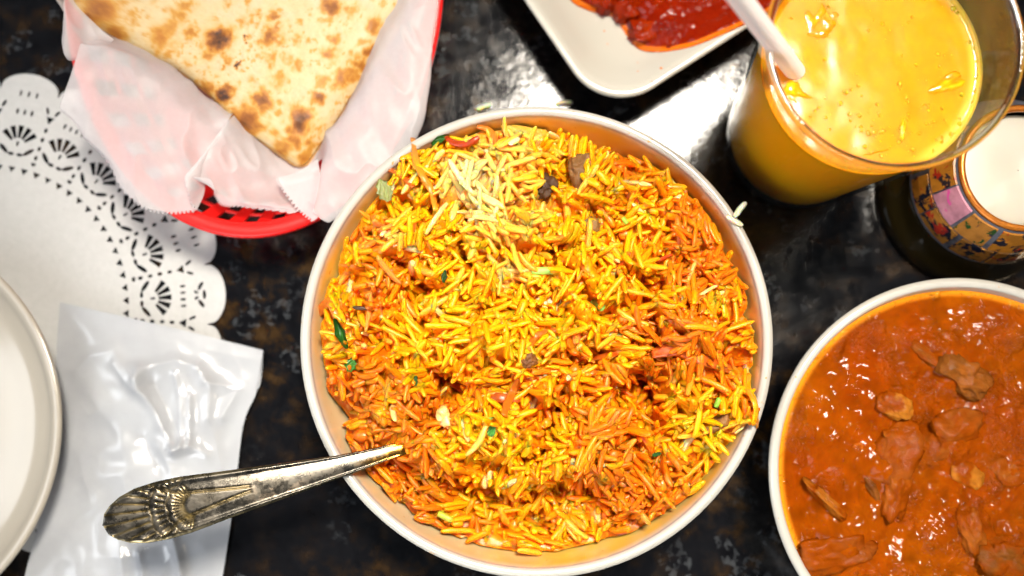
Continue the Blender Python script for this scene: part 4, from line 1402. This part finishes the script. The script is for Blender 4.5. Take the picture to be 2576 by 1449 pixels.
# curled lip between the flap and the pleats
add_patch([
    [(578, 300, 4.35), (520, 375, 4.9), (466, 441, 5.15)],
    [(570, 330, 4.4), (510, 400, 5.0), (468, 458, 5.2)],
    [(545, 370, 4.4), (505, 440, 4.9), (475, 484, 5.05)],
    [(525, 420, 4.4), (508, 475, 4.6), (484, 510, 4.75)],
    [(520, 450, 4.4), (512, 490, 4.5), (495, 528, 4.55)],
], 50, 60, 11, .10, 1, 1, rag=[(1, -1)])
# right flap
add_patch([
    [(1010, -60, 4.6), (960, 80, 4.2), (880, 230, 3.8), (820, 330, 3.4), (780, 420, 3.2)],
    [(1045, -50, 5.2), (985, 90, 5.0), (905, 220, 4.8), (835, 320, 4.7), (806, 400, 4.6)],
    [(1075, -40, 5.3), (1030, 110, 5.2), (960, 260, 5.2), (880, 380, 5.1), (800, 460, 5.0)],
    [(1095, -20, 5.2), (1065, 140, 5.1), (1010, 310, 5.1), (920, 430, 5.0), (790, 530, 4.9)],
    [(1104, 0, 5.0), (1084, 160, 4.9), (1058, 320, 4.9), (960, 470, 4.8), (825, 562, 4.7)],
    [(1104, 10, 4.4), (1078, 170, 4.4), (1050, 335, 4.3), (965, 500, 4.3), (840, 560, 4.3)],
], 110, 150, 13, .26, .8, .8)
# its turned-back lower left corner
add_patch([
    [(800, 400, 4.65), (806, 440, 4.9), (798, 490, 4.95), (786, 534, 4.95)],
    [(760, 430, 4.4), (765, 455, 4.75), (775, 500, 4.8), (800, 545, 4.85)],
    [(700, 446, 4.5), (712, 472, 4.65), (750, 522, 4.7), (790, 556, 4.75)],
], 50, 90, 15, .12, 1, 1, rag=[(0, -1)])
# the part lying on the basket floor under the bread
add_patch([
    [(330, 20, 2.3), (600, 60, 1.4), (900, 20, 2.3)],
    [(420, 160, 2.6), (640, 200, 1.2), (860, 180, 2.4)],
    [(560, 330, 2.9), (690, 360, 2.2), (810, 330, 3.1)],
    [(600, 420, 3.6), (700, 440, 3.2), (800, 430, 3.4)],
], 50, 60, 17, .2)
o = mob('wax_paper', np.vstack(PV), np.vstack(PF), MAT['wax'], origin=(KC[0], KC[1], 1.0))
sol = o.modifiers.new('thickness', 'SOLIDIFY'); sol.thickness = .0001
tag(o, 'crumpled white wax paper lining the red basket, hanging over its rim', 'paper')

# ------------------------------------------------------------------ flatbread
SPOTS = [(550, 100, 26, 1.05), (408, 96, 25, .62), (425, 70, 18, .5), (450, 42, 15, .5), (479, 88, 14, .6), (254, 21, 38, .75), (217, 42, 22, .7), (292, 83, 20, .6), (240, 5, 25, .6), (683, 92, 20, .78), (683, 38, 12, .7), (700, 70, 10, .6), (838, 12, 18, .85),
         (642, 33, 10, .5), (521, 138, 15, .6), (567, 146, 12, .5), (563, 242, 16, 1.15), (663, 254, 20, .9), (625, 304, 26, .85), (592, 288, 16, .75), (650, 315, 16, .7), (758, 300, 26, 1.0), (740, 325, 14, .7), (796, 250, 13, .85), (525, 225, 15, .65), (838, 92, 12, .6),
         (833, 138, 18, .65), (856, 200, 16, .7), (813, 200, 10, .5), (742, 358, 15, .7), (779, 354, 12, .7), (750, 167, 10, .5), (596, 167, 4, 1.2), (621, 100, 4, 1.3), (700, 200, 16, .45), (679, 146, 12, .5), (558, 171, 8, .6), (708, 375, 18, .65), (945, 62, 14, .7),
         (930, 130, 15, .75), (905, 160, 16, .65), (880, 20, 10, .5), (745, 100, 10, .4), (610, 60, 12, .35), (720, 150, 12, .35), (655, 100, 10, .5), (470, 15, 14, .5), (880, 190, 14, .6), (765, 395, 14, .6), (690, 340, 12, .5), (470, 160, 9, .35), (330, 45, 12, .4), (780, 40, 8, .35), (640, 200, 9, .35), (600, 220, 8, .3)]
NP = [(741, 409), (728, 401), (667, 358), (579, 300), (542, 250), (458, 181), (375, 142), (300, 100), (225, 54), (180, 8), (120, -90), (300, -330), (600, -430), (900, -330), (1090, -120), (1030, 2), (985, 85), (930, 165), (872, 250), (829, 317), (775, 391), (757, 408)]


def naan_z(X, Y):
    # highest at upper left where it lies over the rim, lowest at the tip
    t = P3(741, 409, 3.6)
    return 3.55 + .055 * np.hypot(X - t[0], Y - t[1]) + .25 * (fbm(X * .35, Y * .35, 4, 3) - .5)


nz0 = 4.0
poly = [pix(a, b, nz0) for a, b in NP]
cen = pix(620, 60, nz0)


def naan_h(X, Y, rho):
    bl = (fbm(X * .9, Y * .9, 6, 3) - .5) * .16 + (fbm(X * 3, Y * 3, 2, 3) - .5) * .05
    return naan_z(X, Y) + .62 * (1 - rho ** 14) * (1 - .35 * rho ** 3) + bl


V, F = polar_blob(poly, cen, naan_h, 170, 420, bottom=lambda x, y: naan_z(x, y) - .05)
D = V[:, 1] * st - (V[:, 2] - H_CAM) * ct
px = 1288 + F_PX * V[:, 0] / D; py = 724.5 - F_PX * (V[:, 1] * ct + (V[:, 2] - H_CAM) * st) / D
wx = px + 40 * (fbm(px / 22, py / 22, 3, 3) - .5) + 8 * (fbm(px / 7, py / 7, 8, 2) - .5); wy = py + 42 * (fbm(px / 22 + 9, py / 22, 6, 3) - .5) + 8 * (fbm(px / 7, py / 7 + 5, 9, 2) - .5)
b = np.zeros(len(V))
for sx, sy, r, s_ in SPOTS:
    d2 = ((wx - sx) ** 2 + (wy - sy) ** 2) / (r * r * 1.25)
    b = np.maximum(b, s_ * 1.02 * np.exp(-(d2 * .75) ** 1.2))
sm = fbm(px / 26, py / 26, 11, 4)
b = np.maximum(b, .42 * sstep(.60, .80, sm)); b = np.maximum(b, .34 * sstep(.60, .76, fbm(px / 9, py / 9, 12, 3)) * sstep(.4, .6, fbm(px / 50, py / 50, 1, 2)))
b += .12 * (fbm(px / 5, py / 5, 13, 2) - .5)
edge_d = np.zeros(len(V)); edge_d[420 * 150:420 * 171] = 1
b = np.clip(b + .12 * edge_d * fbm(px / 14, py / 14, 3), 0, 1.2)
keys = [0, .16, .36, .58, .82, 1.1]
colr = np.array([[.70, .54, .30], [.69, .47, .20], [.64, .32, .05], [.50, .19, .020], [.30, .095, .012], [.06, .02, .008]])
c = np.stack([np.interp(b, keys, colr[:, k]) for k in range(3)], 1)
pale = sstep(.45, .65, fbm(px / 40, py / 40, 15, 3))[:, None] * .35
c = c * (1 - pale) + c * np.array([1.02, 1.03, 1.25]) * pale
c = c * (.95 + .1 * fbm(px / 4, py / 4, 2, 2))[:, None]
nn_ = empty('flatbread', (cen[0], cen[1], 3.5)); tag(nn_, 'folded flatbread with brown scorch spots lying in the red basket', 'bread')
mob('top_layer', V, F, MAT['naan'], nn_, col=np.clip(c * .72, 0, .9))
poly2 = [pix(a + (6 if a > 741 else -2), b_ + 5, nz0 - .4) for a, b_ in NP]
V, F = polar_blob(poly2, cen, lambda X, Y, rho: naan_z(X, Y) - .08 - .0 * rho - .15 * rho ** 14, 30, 200, bottom=lambda x, y: naan_z(x, y) - .6)
mob('under_layer', V, F, MAT['naan'], nn_, col=np.tile(np.array([.55, .30, .09]), (len(V), 1)) * (.6 + .8 * fbm(V[:, 0] * 2, V[:, 1] * 2, 4))[:, None])

# ------------------------------------------------------------------ lace paper doily
DZ = .06
DC = pix(-55, 785, DZ)
r_of = lambda px_: px_ / 2576 * 2576 / (F_PX / 54.0)
Ro = r_of(628)
LOOPS = []


def spline(pts): LOOPS.append([(float(x), float(y)) for x, y in pts])


NS = 24
th = np.linspace(0, 2 * math.pi, NS * 30, endpoint=False)
off = math.radians(-3.0)
ph = ((th - off) / (2 * math.pi) * NS) % 1.0
rr = Ro * (.925 + .075 * np.sqrt(np.clip(1 - (2 * ph - 1) ** 2, 0, 1)) ** .9) + .012 * np.sin(th * NS * 15)
spline(np.column_stack([rr * np.cos(th), rr * np.sin(th)]))


def hole(r, a, pts):
    """hole outline pts in (radial, tangential) cm about polar (r,a)"""
    out = []
    for u, v in pts:
        out.append([(r + u) * math.cos(a) - v * math.sin(a), (r + u) * math.sin(a) + v * math.cos(a)])
    spline(out)


def wedge(c, ang, r0, r1, w0_, w1_):
    d = (math.cos(ang), math.sin(ang)); n_ = (-d[1], d[0])
    return [(c[0] + d[0] * r + n_[0] * w, c[1] + d[1] * r + n_[1] * w) for r, w in ((r0, w0_), (r1, w1_), (r1, -w1_), (r0, -w0_))]


def lens(cx, cy, ang, l, w):
    d = (math.cos(ang), math.sin(ang)); n_ = (-d[1], d[0])
    return [(cx + d[0] * l * math.cos(t) + n_[0] * w * math.sin(t), cy + d[1] * l * math.cos(t) + n_[1] * w * math.sin(t)) for t in np.linspace(0, 2 * math.pi, 10, endpoint=False)]


step = 2 * math.pi / NS
for k in range(NS):
    a = off + (k + .5) * step
    if math.cos(a - math.radians(30)) < -.3: continue      # far side, under the plate and out of the picture
    for q_ in (-1, 0, 1):
        hole(Ro * .597, a + q_ * step / 3, [(-.16, 0), (.12, .18), (.12, -.18)])
    R0 = Ro * .705
    for q_ in range(5):
        an_ = (q_ - 2) * .42
        hole(R0, a, wedge((-.12, 0), an_, .38, .98, .06, .135))
    hole(R0, a, wedge((-.05, 0), 0, -.06, .16, .045, .055))
    for sg in (-1, 1):
        hole(R0, a, lens(-.32, sg * .58, sg * .9, .30, .10))
        hole(R0, a, lens(-.50, sg * .20, 1.57, .15, .08))
        hole(Ro * .60 + .42, a + sg * step * .5 - sg * .012, [(-.12, sg * .05), (.0, sg * .12), (.10, sg * .03), (0, -sg * .04)])
    b = a + step / 2
    for r_ in (.665, .705, .745, .785):
        hole(Ro * r_, b, lens(0, 0, 0, .12, .085))
    hole(Ro * .83, b, [(-.20, 0), (.14, .20), (.14, -.20)])
    for sg in (-1, 1): hole(Ro * .862, b, lens(.04, sg * .24, sg * .5, .18, .07))
    if k % 2 == 0:
        hole(Ro * .90, a, lens(.16, .0, 1.57, .22, .08))
        for sg in (-1, 1):
            hole(Ro * .90, a, lens(.0, sg * .40, sg * 1.0, .22, .09)); hole(Ro * .90, a, lens(-.20, sg * .13, sg * -.5, .12, .06))
        for q_ in (-1.5, -.5, .5, 1.5): hole(Ro * .828, a, lens(0, q_ * .30, 0, .14, .06))
    else:
        for q_ in (-1, 0, 1):
            hole(Ro * .915, a, lens(0, q_ * .38, 0, .15, .055)); hole(Ro * .838, a, lens(0, q_ * .34, 0, .14, .065))
from mathutils.geometry import delaunay_2d_cdt
vs = []; es = []
for lp in LOOPS:
    b0 = len(vs); m_ = len(lp)
    vs += [Vector(q_) for q_ in lp]; es += [(b0 + q_, b0 + (q_ + 1) % m_) for q_ in range(m_)]
ov, oe, of, _, _, _ = delaunay_2d_cdt(vs, es, [], 1, 1e-4)
cen_ = np.array([np.mean([ov[i_][:] for i_ in f_], 0) for f_ in of])
inh = np.zeros(len(cen_), bool)
for lp in LOOPS[1:]:
    q_ = np.array(lp); m_ = np.nonzero((np.abs(cen_ - q_.mean(0)) < np.ptp(q_, 0) * .6 + .02).all(1))[0]
    x_, y_ = cen_[m_].T; ins_ = np.zeros(len(m_), bool)
    for (xa, ya), (xb, yb) in zip(q_, np.roll(q_, -1, 0)):
        ins_ ^= ((ya > y_) != (yb > y_)) & (x_ < (xb - xa) * (y_ - ya) / (yb - ya + 1e-12) + xa)
    inh[m_] |= ins_
of = [f_ for f_, h_ in zip(of, inh) if not h_]
Vd = np.array([[v.x, v.y, 0] for v in ov])
Vd[:, 2] = .05 * (fbm(Vd[:, 0] * .3, Vd[:, 1] * .3, 4) - .5)
me = raw_mesh('lace_doily', Vd, of, MAT['doily'], smooth=False)
o = bpy.data.objects.new('lace_doily', me); COL.objects.link(o); o.location = (DC[0] * S, DC[1] * S, DZ * S)
sol = o.modifiers.new('thickness', 'SOLIDIFY'); sol.thickness = .00015
tag(o, 'round white paper lace doily with scalloped edge on the dark table', 'doily')

# ------------------------------------------------------------------ white plate on the doily
LPZ = 2.4
LC = pix(-373, 1082, LPZ); LR = pix(153, 1082, LPZ)[0] - LC[0]
pp = [(LR * .55, .10), (LR * .57, .10), (LR * .60, .35), (LR * .82, 1.1), (LR - .15, LPZ - .25), (LR, LPZ - .06), (LR - .06, LPZ + .04), (LR - .22, LPZ + .04), (LR - .42, LPZ - .12), (LR - .9, LPZ - .75), (LR * .80, 1.15), (LR * .6, .75), (.02, .68)]
V, F = lathe(smooth_prof(pp, 6), LC[0], LC[1], 200)
o = mob('side_plate', V, F, MAT['ceramic'], origin=(LC[0], LC[1], .1), col=np.tile(np.array([.36, .325, .27]), (len(V), 1)))
tag(o, 'empty round white plate cut off at the lower left edge', 'plate')

# ------------------------------------------------------------------ white paper bag
nb, mb = 220, 190
G = patch([[(150, 760, .75), (320, 798, .85), (490, 838, .80), (662, 881, .55)],
           [(141, 900, .50), (300, 940, .95), (470, 960, .95), (645, 985, .45)],
           [(138, 1060, .40), (280, 1130, .70), (450, 1140, .75), (612, 1070, .45)],
           [(110, 1260, .30), (260, 1290, .60), (440, 1290, .65), (588, 1260, .40)],
           [(62, 1449, .25), (240, 1449, .55), (400, 1449, .60), (560, 1449, .35)],
           [(20, 1640, .2), (220, 1640, .4), (380, 1640, .4), (530, 1640, .25)]], nb, mb)
D = G[..., 1] * st - (G[..., 2] - H_CAM) * ct
px = 1288 + F_PX * G[..., 0] / D; py = 724.5 - F_PX * (G[..., 1] * ct + (G[..., 2] - H_CAM) * st) / D


def ridge(pts, h, w):
    d = np.full(px.shape, 1e9)
    for (x0, y0), (x1, y1) in zip(pts[:-1], pts[1:]):
        vx, vy = x1 - x0, y1 - y0
        t = np.clip(((px - x0) * vx + (py - y0) * vy) / (vx * vx + vy * vy), 0, 1)
        d = np.minimum(d, np.hypot(px - x0 - t * vx, py - y0 - t * vy))
    return h * np.exp(-(d / w) ** 1.4)


hb = 0
for pts, h, w in [([(195, 930), (230, 895), (285, 882), (310, 920), (345, 955)], .28, 24), ([(345, 955), (370, 925), (440, 905), (495, 920)], .30, 20), ([(350, 930), (352, 980), (385, 1020), (440, 1130)], .30, 16), ([(350, 985), (320, 960), (290, 915)], .22, 16),
                  ([(440, 940), (452, 990), (458, 1120)], .22, 13), ([(478, 1000), (480, 1130)], .22, 12), ([(440, 1135), (480, 1120), (520, 1140)], .26, 14), ([(520, 960), (600, 980), (560, 1050)], .26, 18), ([(500, 930), (530, 970), (525, 1050)], .22, 16),
                  ([(400, 1120), (430, 1180), (440, 1260)], .2, 18), ([(360, 1100), (395, 1170)], -.2, 22), ([(230, 1000), (300, 1090), (320, 1180)], .18, 38), ([(200, 1150), (230, 1260)], .14, 30), ([(440, 1360), (460, 1449)], .3, 16), ([(350, 1390), (360, 1449)], .2, 14), ([(300, 1340), (310, 1449)], .14, 20), ([(540, 1090), (560, 1180)], .14, 18), ([(385, 965), (430, 1060)], -.22, 20), ([(520, 880), (640, 905)], .06, 16)]:
    hb = hb + ridge(pts, h, w)
ed = np.minimum(np.minimum(np.linspace(0, 1, nb)[:, None] * 4.0, np.linspace(0, 1, mb)[None] * 3.2), (1 - np.linspace(0, 1, mb))[None] * 3.2)
ed = np.clip(ed, 0, 1)
hb = (hb * 1.0 + (fbm(px / 120, py / 120, 5, 3) - .5) * .40 - np.abs(fbm(px / 70, py / 90, 2, 2) - .5) * .30) * (.12 + .88 * ed)
G[..., 2] += hb
top = G; bot = G.copy(); bot[..., 2] = np.maximum(.10, G[..., 2] - .02 - (.25 + .3 * ed) * ed)
V = np.vstack([top.reshape(-1, 3), bot.reshape(-1, 3)])
F = np.vstack([grid_faces(nb, mb)[:, ::-1], grid_faces(nb, mb, base=nb * mb)])
# folded corner on the right
fl = patch([[(662, 881, .56), (640, 990, .45), (616, 1050, .42)], [(663, 884, .44), (657, 930, .30), (632, 1000, .30)], [(662, 888, .34), (655, 966, .22), (640, 985, .22)]], 14, 14)
F = np.vstack([F, grid_faces(14, 14, base=len(V))]); V = np.vstack([V, fl.reshape(-1, 3)])
n = NT('glassine'); n.color(n.mix(n.ramp(n.noise(60, 4), [(.3, 0.0), (.7, 1.0)]), (.335, .345, .365), (.385, .395, .415)))
n.set(Roughness=.26, Specular_IOR_Level=.5, Coat_Weight=.35, Coat_Roughness=.12)
n.bump(n.noise(70, 3, .5), .05, .0010)
o = mob('paper_bag', V, F, n.m, origin=(*pix(350, 1200, .1), .1))
tag(o, 'crumpled shiny white paper bag under the spoon handle', 'paper bag')
print('objects', len(bpy.data.objects), 'tris', sum(len(m.loop_triangles) or len(m.polygons) for m in bpy.data.meshes))
